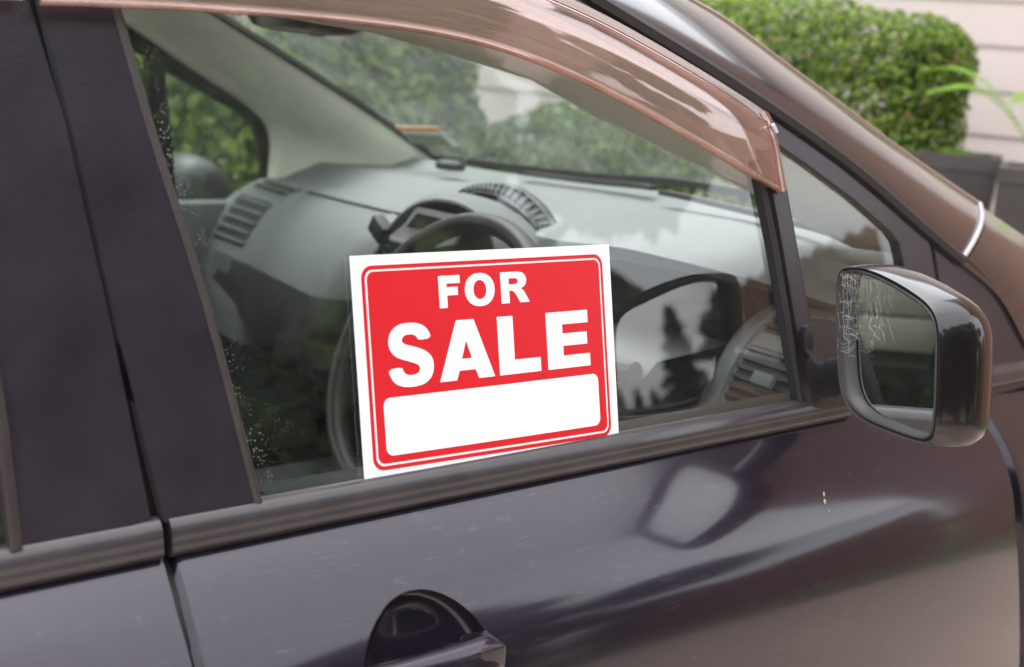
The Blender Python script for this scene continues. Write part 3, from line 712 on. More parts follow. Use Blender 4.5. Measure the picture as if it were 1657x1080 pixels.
# far quarter window: black frame, divider, panes
def farp(u, v, y): return aty(u, v, y)
fr = catmull([farp(150, 20, 1.49), farp(238, 78, 1.495), farp(320, 130, 1.505), farp(398, 176, 1.515), farp(422, 205, 1.525), farp(433, 250, 1.54), farp(440, 315, 1.56)], 5)
sweep('window_seal', fr, [(-.012, -.016), (.010, -.016), (.014, 0), (.010, .016), (-.012, .016)], Vector((0, -1, 0)), RUBBER, fdr)
dvp = [farp(246, 70, 1.50), farp(256, 180, 1.53), farp(268, 300, 1.56), farp(276, 360, 1.58)]
sweep('window_divider', catmull(dvp, 3), [(-.01, -.017), (.01, -.017), (.012, 0), (.01, .017), (-.01, .017)], Vector((0, -1, 0)), RUBBER, fdr)
plate('quarter_glass', [(dvp[3].x, 1.597, .975), (.80, 1.597, .975), (.78, 1.565, 1.12), (dvp[0].x-.02, 1.505, 1.37)], .003, (0, 1, TG), FGLASS, fdr)
plate('window_glass', [(-.30, 1.597, .975), (dvp[3].x, 1.597, .975), (dvp[0].x, 1.502, 1.39), (-.30, 1.495, 1.42)], .003, (0, 1, TG), FGLASS, fdr)
# far wing mirror seen through the quarter window
rg = []
mo = [(268, 350), (262, 300), (275, 262), (305, 247), (340, 258), (365, 288), (376, 335), (372, 352), (320, 356)]
ctr = farp(318, 305, 1.72)
base_ = smooth_poly([(farp(u, v, 1.72).x, farp(u, v, 1.72).z) for u, v in mo], 2)
for s, dy in ((.2, -.075), (.6, -.07), (.88, -.05), (1.0, -.01), (1.0, .05), (.9, .10), (.55, .13), (.1, .135)):
    rg.append([Vector((ctr.x+(x-ctr.x)*s, 1.72+dy, ctr.z+(z-ctr.z)*s)) for x, z in base_])
loft('far_wing_mirror', rg, DASHD, car, True, True, 60)
box('far_mirror_foot', (ctr.x-.03, 1.58, ctr.z-.07), (ctr.x+.03, 1.70, ctr.z-.035), BLACKGLOSS, car, .01)

# ---- far pillar trim (cream)
up_ = [farp(190, -75, 1.17), farp(335, 15, 1.235), farp(480, 106, 1.29), farp(600, 184, 1.345), farp(690, 247, 1.39), farp(760, 290, 1.42)]
lo_ = [farp(60, -60, 1.42), farp(215, 40, 1.44), farp(318, 112, 1.455), farp(412, 176, 1.47), farp(448, 225, 1.48), farp(450, 330, 1.49)]
U_, Lo = catmull(up_, 6), catmull(lo_, 6)
rings = []
for a_, b_ in zip(U_, Lo):
    bul = Vector((-.35, -.8, -.5)).normalized()
    rings.append([a_.lerp(b_, i/12)+bul*(.030*math.sin(math.pi*i/12)**.8) for i in range(13)]+[b_+Vector((0, .05, 0)), a_+Vector((0, .05, .01))])
loft('pillar_trim', rings, CREAM, car, True, True, 60)
loft('windscreen_pillar', [[a_+Vector((.01, .012, .008)), a_.lerp(b_, .5)+Vector((.02, .075, .03)), b_+Vector((.01, .075, .01)), b_+Vector((0, .052, 0)), a_+Vector((0, .014, 0))] for a_, b_ in zip(U_, Lo)], PAINT, car, True, True, 60)
tube('windscreen_seal', [p+Vector((-.006, -.004, .002)) for p in U_], .0045, RUBBER, car, 6)
# near pillar trim
nt_ = [(520, 40), (600, 53), (700, 80), (860, 130), (960, 188), (1060, 236), (1145, 275), (1230, 315), (1330, 345)]
ny = [.36, .35, .34, .32, .30, .28, .26, .24, .20]
wi = [aty(u, v, y) for (u, v), y in zip(nt_, ny)]
wi = [Vector((wi[0].x-.25, .38, wi[0].z+.02))]+wi
ou = []
for p in wi: 
    c = min(Sc, key=lambda s: abs(s.x-(p.x+.10))); l_ = min(Lc, key=lambda s: abs(s.x-p.x)); ou.append((c+Vector((-.01, .01, -.03)), l_+Vector((0, .03, -.012))))
rings = [[p, p.lerp(o1, .5)+Vector((0, 0, .0)), o1, o1.lerp(o2, .5)+Vector((0, .02, -.01)), o2, o2.lerp(p, .5)+Vector((0, .02, -.02))] for p, (o1, o2) in zip(wi, ou)]
loft('pillar_trim', rings, CREAM, car, True, True, 60)

# ---- windscreen
cow = [Vector((.86, .16, 1.135)), aty(1330, 350, .30), aty(1240, 326, .42), aty(1090, 300, .65), aty(960, 289, .9), aty(830, 274, 1.15), aty(690, 246, 1.40)+Vector((.0, .14, -.02))]
cow = [Vector((.95, .15, 1.13))]+[c+Vector((.02, 0, 0)) for c in cow[1:]]
topc = [Vector((.30, .33, 1.452)), Vector((.33, .42, 1.465)), Vector((.36, .5, 1.475)), Vector((.38, .65, 1.485)), Vector((.38, .9, 1.485)), Vector((.36, 1.12, 1.472)), Vector((.26, 1.48, 1.43))]
cc_, tt_ = catmull(cow, 4), catmull(topc, 4)
rings = [[a_.lerp(b_, i/10)+Vector((.03, 0, .025))*math.sin(math.pi*i/10) for i in range(11)] for a_, b_ in zip(cc_, tt_)]
wsc = loft('windscreen', rings, WGLASS, car, False, False, None)
sweep('windscreen_seal', [p+Vector((-.012, 0, .004)) for p in cc_], [(-.006, -.006), (.006, -.006), (.006, .006), (-.006, .006)], Vector((0, 0, 1)), RUBBER, wsc)
# registration label in the far lower corner of the glass
lb = [aty(641, 204, 1.30), aty(708, 205, 1.25), aty(744, 237, 1.25), aty(668, 232, 1.30)]
nn = Vector((-1, 0, -.6)).normalized()
lb_ = plate('label_card', lb, .001, nn, WHITE, wsc)
plate('label_stripe', [lb[0]+nn*.002, lb[1]+nn*.002, lb[1].lerp(lb[2], .24)+nn*.002, lb[0].lerp(lb[3], .24)+nn*.002], .001, nn, ORANGE, wsc)
plate('label_print', [lb[0].lerp(lb[3], .42).lerp(lb[1].lerp(lb[2], .42), .05)+nn*.002, lb[1].lerp(lb[2], .42).lerp(lb[0].lerp(lb[3], .42), .12)+nn*.002, lb[2].lerp(lb[3], .15)+nn*.002, lb[3].lerp(lb[2], .05)+nn*.002], .0008, nn, prin('label_print_green', (.22, .25, .17), .5), wsc)

# ---- rear view mirror
mc = aty(492, 13, .80)
ol = smooth_poly([(-.115, .045), (-.11, -.02), (-.085, -.034), (.085, -.034), (.11, -.02), (.115, .045)], 2)
rm = []
ax1 = Vector((.25, -.95, -.02)).normalized(); ax2 = Vector((0, 0, 1))
for s, d_ in ((.92, -.012), (1, -.006), (1, .012), (.8, .03), (.3, .036)):
    rm.append([mc+ax1*(a_*s)+ax2*(b_*s)+Vector((1, .2, 0)).normalized()*d_ for a_, b_ in ol])
rvm = loft('rear_view_mirror', rm, BLACKGLOSS, car, True, True, 50)
tb = aty(510, 42, .79)
box('dip_lever', (tb.x-.006, tb.y-.010, tb.z-.014), (tb.x+.010, tb.y+.010, tb.z+.012), BLACKGLOSS, rvm, .003)
tube('mirror_stalk', [mc+Vector((.02, 0, .02)), mc+Vector((.09, 0, .11)), mc+Vector((.10, 0, .16))], .010, BLACKGLOSS, rvm)

# ---- dashboard
def dsec(y):
    ys = [.06, .12, .18, .24, .32, .45, .65, .85, 1.05, 1.25, 1.45, 1.52]
    cx_ = [.86, .88, .90, .905, .91, .935, .985, 1.03, 1.045, 1.045, 1.00, .97]
    cz_ = [1.112, 1.115, 1.118, 1.120, 1.122, 1.122, 1.115, 1.098, 1.088, 1.082, 1.085, 1.085]
    ex_ = [.70, .665, .63, .595, .555, .56, .60, .56, .60, .64, .65, .66]
    ez_ = [1.06, 1.070, 1.082, 1.090, 1.098, 1.085, 1.072, 1.058, 1.045, 1.033, 1.026, 1.02]
    I = lambda a_: float(np.interp(y, ys, a_))
    cx, cz, ex, ez = I(cx_), I(cz_), I(ex_), I(ez_)
    k = float(np.interp(y, [.06, .24, .31, .42, .5, .72, .79, .88, 1.52], [-1.1, -1.0, -.3, .1, .12, .12, .6, 1, 1]))
    pr = [(cx+.03, cz-.02), (cx, cz-.004), (cx-.05, cz+.002), ((cx+ex)/2+.08, (cz+ez)/2+.012), ((cx+ex)/2-.06, (cz+ez)/2+.013), (ex+.05, ez+.010), (ex+.015, ez+.004), (ex, ez-.003)]
    pr += [(ex-.035*k, ez-.020), (ex-.068*k, ez-.045), (ex-.098*k, ez-.083), (ex-.122*k, ez-.130), (ex-.134*k, ez-.176), (ex-.13*k, ez-.23), (ex-.10*k, ez-.28), (ex-.02, ez-.33), (ex+.06, ez-.40)]
    return pr
ys = np.linspace(.05, 1.53, 75)
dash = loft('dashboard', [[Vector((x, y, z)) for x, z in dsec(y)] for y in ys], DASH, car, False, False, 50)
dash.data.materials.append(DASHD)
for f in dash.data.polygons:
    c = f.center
    if f.index % 16 >= 11: f.material_index = 1  # lowest rows coloured dark to stand for the dim light there
    if c.y < .80 and c.z < float(np.interp(c.y, [.05, .3, .8], [1.045, 1.07, 1.0])) and c.x < .8: f.material_index = 1  # driver's side face coloured dark for the shade below its top edge
# crease along the passenger side top edge
cr = [Vector((dsec(y)[7][0]+.002, y, dsec(y)[7][1]+.003)) for y in np.linspace(.80, 1.27, 14)]
tube('dash_seam', cr, .0022, DASHD, dash, 6)
cr = [Vector((dsec(y)[2][0]-.09, y, dsec(y)[2][1]+.012)) for y in np.linspace(.16, .52, 10)]
sweep('defrost_vent', cr, [(-.004, -.009), (.003, -.008), (.003, .008), (-.004, .009)], Vector((0, 0, 1)), DASHD, dash)
cr = [Vector((dsec(y)[2][0]-.05, y, dsec(y)[2][1]+.010)) for y in np.linspace(.60, 1.0, 12)]
sweep('defrost_vent', cr, [(-.004, -.008), (.003, -.007), (.003, .007), (-.004, .008)], Vector((0, 0, 1)), DASHD, dash)
# outer vent pods: a raised band of the bulge at each end, black sheet painting the shade of the opening, louvres
def podprof(near):
    P = [(.70, 1.046), (.658, 1.036), (.622, 1.012), (.595, .978), (.577, .942), (.565, .905), (.555, .865), (.549, .82), (.56, .76)] if near else \
        [(.70, 1.030), (.655, 1.026), (.608, 1.012), (.575, .982), (.550, .945), (.532, .905), (.520, .860), (.515, .81), (.52, .75)]
    return catmull([Vector((a_, 0, b_)) for a_, b_ in P], 5)
def pod(y0, y1, near):
    P = podprof(near); n = len(P); rings = []
    for y, lift in ((y0, -.03), (y0+.004, -.004), (y0+.014, .004), (y0+.03, .005), (y1-.03, .005), (y1-.014, .004), (y1-.004, -.004), (y1, -.03)):
        r = []
        for i, p in enumerate(P):
            t = (P[min(i+1, n-1)]-P[max(i-1, 0)]).normalized(); nn = Vector((t.z, 0, -t.x))
            if nn.x > 0: nn = -nn
            r.append(p+nn*lift+Vector((0, y, 0)))
        rings.append(r)
    pd = loft('vent_pod', rings, DASH, dash, False, False, 60)
    def fr_(s):
        k = s*(n-1); i = int(k); p = P[i].lerp(P[min(i+1, n-1)], k-i); t = (P[min(i+1, n-1)]-P[max(i-1, 0)]).normalized(); nn = Vector((t.z, 0, -t.x))
        if nn.x > 0: nn = -nn
        return p, t, nn
    def vent(s0, s1, ya, yb, nl):
        q0 = [fr_(s0+(s1-s0)*i/8) for i in range(9)]
        loft('vent_shade_sheet', [[p+nn*.0065+Vector((0, y, 0)) for p, t, nn in q0] for y in (ya, yb)], RUBBER, dash, False, False, None)  # solid black sheet, shade of the vent put into its colour
        for i in range(nl):
            p, t, nn = fr_(s0+(s1-s0)*(i+.5)/nl); c = p+nn*.008+Vector((0, (ya+yb)/2, 0))
            rot = Matrix((t, Vector((0, 1, 0)), nn)).transposed(); ct = (s1-s0)/nl
            box('vent_louvre', c-Vector((.0030, (yb-ya)/2, .0026)), c+Vector((.0030, (yb-ya)/2, .0026)), DASHD if near else DASH, dash, .001, rot.to_3x3(), 1)
    if near:
        vent(.275, .48, y0+.018, y1-.045, 6); vent(.13, .215, y0+.018, y1-.045, 2)
        p, t, nn = fr_(.385); c = p+nn*.014+Vector((0, y0+.075, 0)); rot = Matrix((t, Vector((0, 1, 0)), nn)).transposed()
        box('vent_tab', c-Vector((.008, .014, .005)), c+Vector((.008, .014, .005)), DASH, dash, .003, rot.to_3x3())
        rim = [fr_(.10+(.53-.10)*i/14) for i in range(15)]
        for yy in (y0+.012, y1-.036): tube('vent_rim', [p+nn*.006+Vector((0, yy, 0)) for p, t, nn in rim], .0035, DASH, dash, 6, Vector((0, 1, 0)))
    else:
        vent(.30, .58, y0+.05, y1-.04, 5); vent(.13, .23, y0+.05, y1-.04, 2)
        p, t, nn = fr_(.68)
        c = p+nn*.006+Vector((0, (y0+y1)/2, 0)); rot = Matrix((t, Vector((0, 1, 0)), nn)).transposed()
        box('vent_shutter', c-Vector((.018, .035, .002)), c+Vector((.018, .035, .002)), DASHM, dash, .001, rot.to_3x3(), 1)
pod(1.255, 1.475, False)
pod(.04, .205, True)
# puck and lead on the dash top
pk = aty(728, 280, 1.12); pk.z = 1.094
rg = []
for r_, z_ in ((.024, 0), (.026, .006), (.024, .013), (.014, .017), (.002, .018)): rg.append([pk+Vector((r_*math.cos(t)*1.0, r_*1.3*math.sin(t), z_)) for t in np.linspace(0, 2*math.pi, 21)[:-1]])
puck = loft('alarm_puck', rg, DASHD, dash, True, True, 50)
tube('puck_lead', catmull([pk+Vector((.0, -.02, .012)), pk+Vector((.03, -.045, .03)), pk+Vector((.07, -.04, .035)), pk+Vector((.10, 0, .025))], 5), .0022, RUBBER, dash, 6)

# instrument hood
arch_px = [(605, 432), (612, 405), (625, 377), (645, 351), (672, 330), (700, 322), (730, 324), (757, 333), (780, 350), (797, 375), (805, 405), (808, 432)]
back_px = [(630, 422), (636, 392), (647, 360), (668, 334), (700, 316), (735, 311), (772, 317), (805, 327), (832, 342), (862, 367), (884, 397), (893, 428)]
A0 = catmull([atx(u, v, .475) for u, v in arch_px], 3); A1 = catmull([atx(u, v, .585) for u, v in back_px], 3)
cen = Vector((.5, sum(p.y for p in A0)/len(A0), 1.03)); cen1 = Vector((.6, sum(p.y for p in A1)/len(A1), 1.03))
def about(A, c, x_, s, dz): return [Vector((x_, c.y+(p.y-c.y)*s, c.z+(p.z-c.z)*s+dz)) for p in A]
hood = [about(A0, cen, .479, .955, -.003), about(A0, cen, .471, .975, -.001), about(A0, cen, .472, 1.0, 0)]
for t in (.12, .3, .5, .75): hood.append([a_.lerp(b_, t)+(a_-cen).normalized()*(.004*math.sin(math.pi*t)) for a_, b_ in zip(A0, A1)])
hood += [A1, about(A1, cen1, .62, .96, -.010), about(A1, cen1, .67, .88, -.030), about(A1, cen1, .72, .76, -.055)]
hd = loft('instrument_hood', hood, DASH, dash, False, False, 60)
loft('hood_lining', [about(A0, cen, x_, s, -.003) for x_, s in ((.480, .95), (.50, .93), (.530, .90), (.531, .02))], prin('hood_lining_plastic', (.20, .19, .16), .6), dash, False, False, 60)
def xpl(pts, x, th, mat, name, parent=dash): return plate(name, [atx(u, v, x) for u, v in pts], th, (1, 0, 0), mat, parent)
xpl([(655, 362), (674, 335), (752, 352), (735, 396), (690, 402), (628, 384)], .472, .006, SILVER, 'cluster_bezel')
xpl([(657, 367), (675, 345), (735, 359), (717, 380)], .468, .003, SCREEN, 'display')
xpl([(634, 388), (676, 402), (672, 430), (630, 418)], .468, .006, SCREEN, 'switch_panel')
xpl([(630, 383), (682, 399), (680, 405), (630, 389)], .464, .004, SILVER, 'switch_trim')
# stalk by the hood
sk = aty(616, 371, .74)
box('selector_knob', sk-Vector((.010, .018, .014)), sk+Vector((.010, .018, .014)), DASHD, dash, .004, Matrix.Rotation(rad(30), 3, 'X'))
tube('selector_stem', [sk+Vector((.0, -.01, -.008)), sk+Vector((.02, -.05, -.04)), sk+Vector((.03, -.09, -.07))], .006, DASHD, dash, 8)
for i in range(4):
    c = atx(615+i*6, 412-i*6, .485); box('switch', c-Vector((.006, .008, .006)), c+Vector((.004, .008, .006)), SILVER if i % 2 else DASHD, dash, .002)
# dark arched grille on the dash behind the hood
og = catmull([atx(u, v, .63) for u, v in [(738, 316), (752, 306), (775, 299), (800, 296), (838, 300), (878, 327), (904, 363), (920, 395), (926, 420)]], 3)
ig = catmull([atx(u, v, .585) for u, v in [(748, 320), (762, 314), (782, 312), (800, 316), (822, 327), (848, 347), (868, 370), (884, 398), (890, 422)]], 3)
rings = [[a_, a_.lerp(b_, .33)+Vector((0, 0, .002)), a_.lerp(b_, .66)+Vector((0, 0, .001)), b_, b_+Vector((.02, 0, -.02)), a_+Vector((.02, 0, -.03))] for a_, b_ in zip(og, ig)]
gr = loft('speaker_grille', rings, DASHD, dash, True, True, 40)
for i in range(3, len(og)-4, 1):
    a_, b_ = og[i].lerp(ig[i], .38)+Vector((-.003, 0, .004)), og[i].lerp(ig[i], .86)+Vector((-.003, 0, .004))
    tube('grille_bar', [a_, b_], .0022, DASHM, dash, 5, Vector((0, 1, .3)))
tube('grille_rib', [a_.lerp(b_, .30)+Vector((-.002, 0, .003)) for a_, b_ in zip(og, ig)], .0022, DASHM, dash, 6, Vector((0, 1, .3)))

# ---- steering wheel
tl = rad(25); wc = Vector((.350, .42, .953)); wu = Vector((math.sin(tl), 0, math.cos(tl))); ws = Vector((0, 1, 0)); wn = Vector((-math.cos(tl), 0, math.sin(tl)))
rings = []
for i in range(64):
    a_ = 2*math.pi*i/64; rd_ = wu*math.cos(a_)+ws*math.sin(a_)
    rings.append([wc+rd_*(.174+.0125*math.cos(t))+wn*(.015*math.sin(t)) for t in np.linspace(0, 2*math.pi, 13)[:-1]])
sw = loft('steering_wheel', rings, DASHD, car, True, False, 80, wrap=True)
hubo = smooth_poly([(-.075, .05), (.075, .05), (.085, -.01), (.04, -.07), (-.04, -.07), (-.085, -.01)], 2)
loft('wheel_hub', [[wc+ws*(a_*s)+wu*(b_*s)+wn*d_ for a_, b_ in hubo] for s, d_ in ((.9, -.05), (1, -.04), (1, -.02), (.85, -.004), (.5, .004), (.05, .006))], DASHM, sw, True, True, 50)
for ang, mt in ((70, SILVER), (-70, SILVER), (180, SILVER)):
    dr = wu*math.cos(rad(ang))+ws*math.sin(rad(ang)); sd_ = dr.cross(wn)
    loft('wheel_spoke', [[wc+dr*r_+sd_*w_*sx+wn*(dz+th*sy) for sx, sy in ((-1, -1), (1, -1), (1, 1), (-1, 1))] for r_, w_, dz, th in ((.05, .022, -.03, .006), (.11, .017, -.022, .006), (.178, .014, -.004, .006))], mt, sw, True, True, 40)
    c = wc+dr*.125+wn*(-.008); box('wheel_button', c-Vector((.008, .012, .008)), c+Vector((.004, .012, .008)), SILVER if ang != 180 else DASHD, sw, .003)
loft('column_cover', [[wc-wn*d_+ws*(.05*math.cos(t)*s)+wu*(.045*math.sin(t)*s-.01) for t in np.linspace(0, 2*math.pi, 17)[:-1]] for d_, s in ((.05, .9), (.07, 1), (.16, 1.1), (.25, 1.15))], DASHM, sw, True, True, 60)
# indicator stalk on the near side
k0 = aty(1004, 600, .22); 
tube('indicator_stalk', catmull([wc-wn*.09+Vector((0, -.05, 0)), wc-wn*.085+Vector((0, -.12, .012)), k0], 4), .008, DASHM, sw, 8)
tube('stalk_tip', [k0+Vector((0, .012, -.002)), k0+Vector((.002, -.006, 0)), k0+Vector((.003, -.02, .002))], .013, DASHD, sw, 10)
# knee panel below the dash, near side, and the door pull
loft('knee_panel', [[Vector((x, y, z)) for x, z in ((.62, 1.0), (.50, .99), (.475, .965), (.47, .90), (.50, .80), (.60, .7))] for y in (.20, .3, .45, .66)], DASHD, car, False, False, 50)

# ---- seats
def seat(y, nm):
    st = box(nm, (-.42, y-.25, .34), (.10, y+.25, .60), FABRIC, car, .06, None, 4)
    box('backrest', (-.58, y-.24, .55), (-.44, y+.24, 1.15), FABRIC, st, .05, Matrix.Rotation(rad(-14), 3, 'Y'), 4)
    box('headrest', (-.68, y-.13, 1.17), (-.60, y+.13, 1.33), FABRIC, st, .035, Matrix.Rotation(rad(-14), 3, 'Y'), 4)
seat(.42, 'driver_seat'); seat(1.18, 'passenger_seat')
box('centre_console', (-.3, .70, .34), (.55, .90, .66), DASHD, car, .03)

# ---- weather visor over the window
vl = [(66, 3), (200, 6), (300, 11), (485, 25), (670, 41), (763, 61), (860, 90), (985, 146), (1059, 190), (1170, 254), (1216, 284), (1246, 302), (1262, 311)]
vu = [(40, -125), (190, -128), (310, -124), (500, -108), (690, -80), (790, -50), (880, -18), (985, 30), (1041, 66), (1133, 117), (1190, 152), (1220, 171), (1238, 182)]
stand = [.020]*9+[.020, .018, .010, .006]
stu = [.010]*len(vu)
lo3 = catmull([atg(u, v, s) for (u, v), s in zip(vl, stand)], 5); up3 = catmull([atg(u, v, .007) for u, v in vu], 5)
lo3 = relax(lo3[:56], 40)+lo3[56:]; up3 = relax(up3, 40)
nS = len(lo3); rows = []
st_ = catmull([Vector((s, 0, 0)) for s in stand], 5)
for i, (a_, b_) in enumerate(zip(lo3, up3)):
    h_ = st_[i].x; row = []
    for t, o in ((0, 0), (.045, .0), (.10, .001), (.15, .012), (.22, .0155), (.35, .0175), (.55, .0178), (.75, .0165), (.92, .0145), (1.0, .0135)):
        p = b_.lerp(a_, t); base_off = .007+(h_-.007)*t
        p = p+NG*((.007+o*(h_/.020))-base_off); row.append(p)
    rows.append(row)
vis = loft('wind_deflector', rows, VISOR, car, False, False, 70)
sol = vis.modifiers.new('thickness', 'SOLIDIFY'); sol.thickness = .0022; sol.offset = -1
sweep('deflector_lip', [r[-1] for r in rows], [(-.0028, -.0018), (.0008, -.0018), (.0014, 0), (.0008, .0018), (-.0028, .0018)], NG, VEDGE, vis)
sweep('deflector_flange', [r[0]+(r[2]-r[0])*.5 for r in rows[:-1]], [(-.0015, -.006), (.0008, -.006), (.0012, 0), (.0008, .006), (-.0015, .006)], NG, VEDGE, vis)
er = catmull([rows[-1][k] for k in (0, 3, 6, 9)], 4)
sweep('deflector_end', [p+Vector((-.004, 0, 0)) for p in er], [(-.002, -.006), (.0015, -.006), (.0022, -.002), (.0022, .002), (.0015, .005), (-.002, .005)], NG, VEDGE, vis)
ec = rows[-1][4]+NG*.003
tube('deflector_clip', [ec+Vector((-.004, 0, .004)), ec+Vector((.003, 0, -.003))], .0018, SILVER, vis, 8)
# rear window visor end
rv = [atg(u, v, s) for u, v, s in ((36, 1, .016), (-120, -6, .016), (-120, -130, .007), (10, -120, .007))]
plate('wind_deflector', rv, .0022, NG, VISOR, car)

# ---- wing mirror
sailb = line3([(1286, 545), (1290, 527), (1303, 518), (1340, 516), (1354, 524), (1360, 560), (1362, 648), (1340, 654), (1305, 657), (1297, 640)], G)
mb = panel('mirror_base', smooth_poly(sailb, 2), gplane(.016), BLACKGLOSS, car, .018, .006, .006, .01)
XF, TA = .47, math.tan(rad(19))
def atm(u, v, f=0.0):
    d = ray(u, v); k = (XF+f+TA*(CAM.y+.05)-CAM.x)/(d.x-TA*d.y); return CAM+d*k
mpx = [(1356, 452), (1360, 436), (1378, 429), (1408, 433), (1450, 451), (1490, 476), (1512, 496), (1523, 520), (1526, 560), (1523, 640), (1519, 695), (1513, 718), (1497, 722), (1452, 709), (1408, 692), (1382, 674), (1365, 648), (1357, 610), (1354, 545), (1354, 490)]
mo3 = [atm(u, v) for u, v in mpx]
cx3 = sum(mo3, Vector((0, 0, 0)))/len(mo3)
e1 = Vector((TA, 1, 0)).normalized(); e2 = Vector((0, 0, 1)); en = e1.cross(e2).normalized()
if en.x < 0: en = -en
mo2 = smooth_poly([((p-cx3).dot(e1), (p-cx3).dot(e2)) for p in mo3], 2)
def mring(s, dpt, sh=(0, 0), ins=0):
    r = []
    for a_, b_ in mo2:
        l_ = math.hypot(a_, b_); k = s*(1-ins/l_); r.append(cx3+e1*(a_*k+sh[0])+e2*(b_*k+sh[1])+en*dpt)
    return r
hous = loft('wing_mirror', [mring(1, -.002, ins=.0015), mring(1.0, .002), mring(1.015, .010), mring(1.03, .022, (-.001, 0)), mring(1.025, .036, (-.001, 0)), mring(.97, .050, (.0, -.001)), mring(.86, .064, (.004, -.003)), mring(.66, .076, (.008, -.004)), mring(.4, .084, (.012, -.005)), mring(.05, .087, (.014, -.005))], HOUSING, car, True, False, 60)
loft('mirror_surround', [mring(1, .010, ins=.011), mring(1, .004, ins=.0085), mring(1, -.0005, ins=.0045), mring(1, -.0021, ins=.0016)], RUBBER, hous, True, False, 60)
gl_ = mring(1, .009, ins=.0095)
me_ = plate('mirror_glass', gl_, .002, en, MIRROR, hous)
loft('mirror_backing', [mring(1, .0115, ins=.006), mring(.3, .012)], RUBBER, hous, True, True, 60)
brow = [p for p in mring(1, -.0005, ins=.0062)]
tube('mirror_bezel', brow+[brow[0]], .0016, RUBBER, hous, 6, en)
# flank trim: repeater lens and parting line
rl = [cx3+e1*(-.0725+.001*math.sin(t))+e2*(-.012+.030*math.cos(t))+en*(.045+.012*math.sin(t)) for t in np.linspace(0, 2*math.pi, 25)]
arm0 = atg(1340, 620, .010); arm1 = cx3+e1*.055+e2*-.028+en*.03
loft('mirror_arm', [[p+Vector((0, math.cos(t)*w_*.0, math.sin(t)*.022))+Vector((math.cos(t)*.016, 0, 0)) for t in np.linspace(0, 2*math.pi, 15)[:-1]] for p, w_ in ((arm0+Vector((0, .01, 0)), 1), (arm0.lerp(arm1, .35), 1), (arm0.lerp(arm1, .7), 1), (arm1, 1))], BLACKGLOSS, hous, True, True, 60)
rel(car, (0.25, .8, 0))
tag(car, 'dark plum used car with a tinted window deflector and the sale sign on its door', 'car')

# ---- cobweb between mirror glass and housing
def threads(name, segs, r, mat):
    V, F = [], []
    for a_, b_ in segs:
        d_ = (b_-a_).normalized(); u_ = d_.orthogonal().normalized(); w_ = d_.cross(u_); k = len(V)
        for p in (a_, b_):
            for q_ in range(3): V.append(p+(u_*math.cos(q_*2.094)+w_*math.sin(q_*2.094))*r)
        F += [(k+q_, k+(q_+1) % 3, k+3+(q_+1) % 3, k+3+q_) for q_ in range(3)]
    return mesh(name, V, F, mat, None, False, fix=False)
def mp3(u, v, d): return atm(u, v)+en*d
web = []
def wander(p, q_, n, amp, dep):
    prev = mp3(*p, dep)
    for i in range(1, n+1):
        t = i/n; u = p[0]+(q_[0]-p[0])*t+random.uniform(-amp, amp)*(t < 1); v = p[1]+(q_[1]-p[1])*t+random.uniform(-amp, amp)*(t < 1)
        cur = mp3(u, v, dep+random.uniform(-.001, .001)); web.append((prev, cur)); prev = cur
for k in range(6): wander((1362+k*6, 441+random.uniform(-3, 5)), (1358+k*7+random.uniform(-4, 4), 540+random.uniform(0, 45)), 10, 2.2, -.0015)
for k in range(70):
    v = 443+random.random()**1.5*135; u = 1360+random.uniform(0, 26); wander((u, v), (u+random.uniform(5, 18), v+random.uniform(-12, 14)), 2, 2, -.0015)
for k in range(26):
    a_ = (1398+random.uniform(0, 34), 462+random.uniform(0, 85)); wander(a_, (a_[0]+random.uniform(-12, 12), a_[1]+random.uniform(4, 26)), 3, 2, .004)
for k in range(12):
    u = 1366+k*4; wander((u, 438+random.uniform(0, 5)), (u+random.uniform(-4, 4), 465+random.uniform(0, 30)), 3, 2, -.0018)
wb = threads('cobweb', web, .00009, WEB)
tag(wb, 'dusty grey cobweb across the upper inner corner of the wing mirror', 'cobweb')

# ------------------------------------------------------------------ dried dropping on the door
V, F = [], []
for (u, v, ru, rv) in ((1333, 800, 1.5, 4.6), (1334, 811, 2.0, 4.6), (1340, 827, 1.0, 1.6)):
    k = len(V); c = SK(u, v); nrm_ = Vector((0, -1, .12)); V.append(c+nrm_*.0012)
    for i in range(12):
        t = 2*math.pi*i/12; w_ = random.uniform(.75, 1.2); V.append(SK(u+ru*w_*math.cos(t), v+rv*w_*math.sin(t))+nrm_*.0003)
    F += [(k, k+1+i, k+1+(i+1) % 12) for i in range(12)]
bd_ = mesh('bird_dropping', V, F, prin('dropping_white', (.36, .29, .23), .8), None, True, None, fix=False)
tag(bd_, 'small dried pale bird dropping on the plum front door', 'dropping')

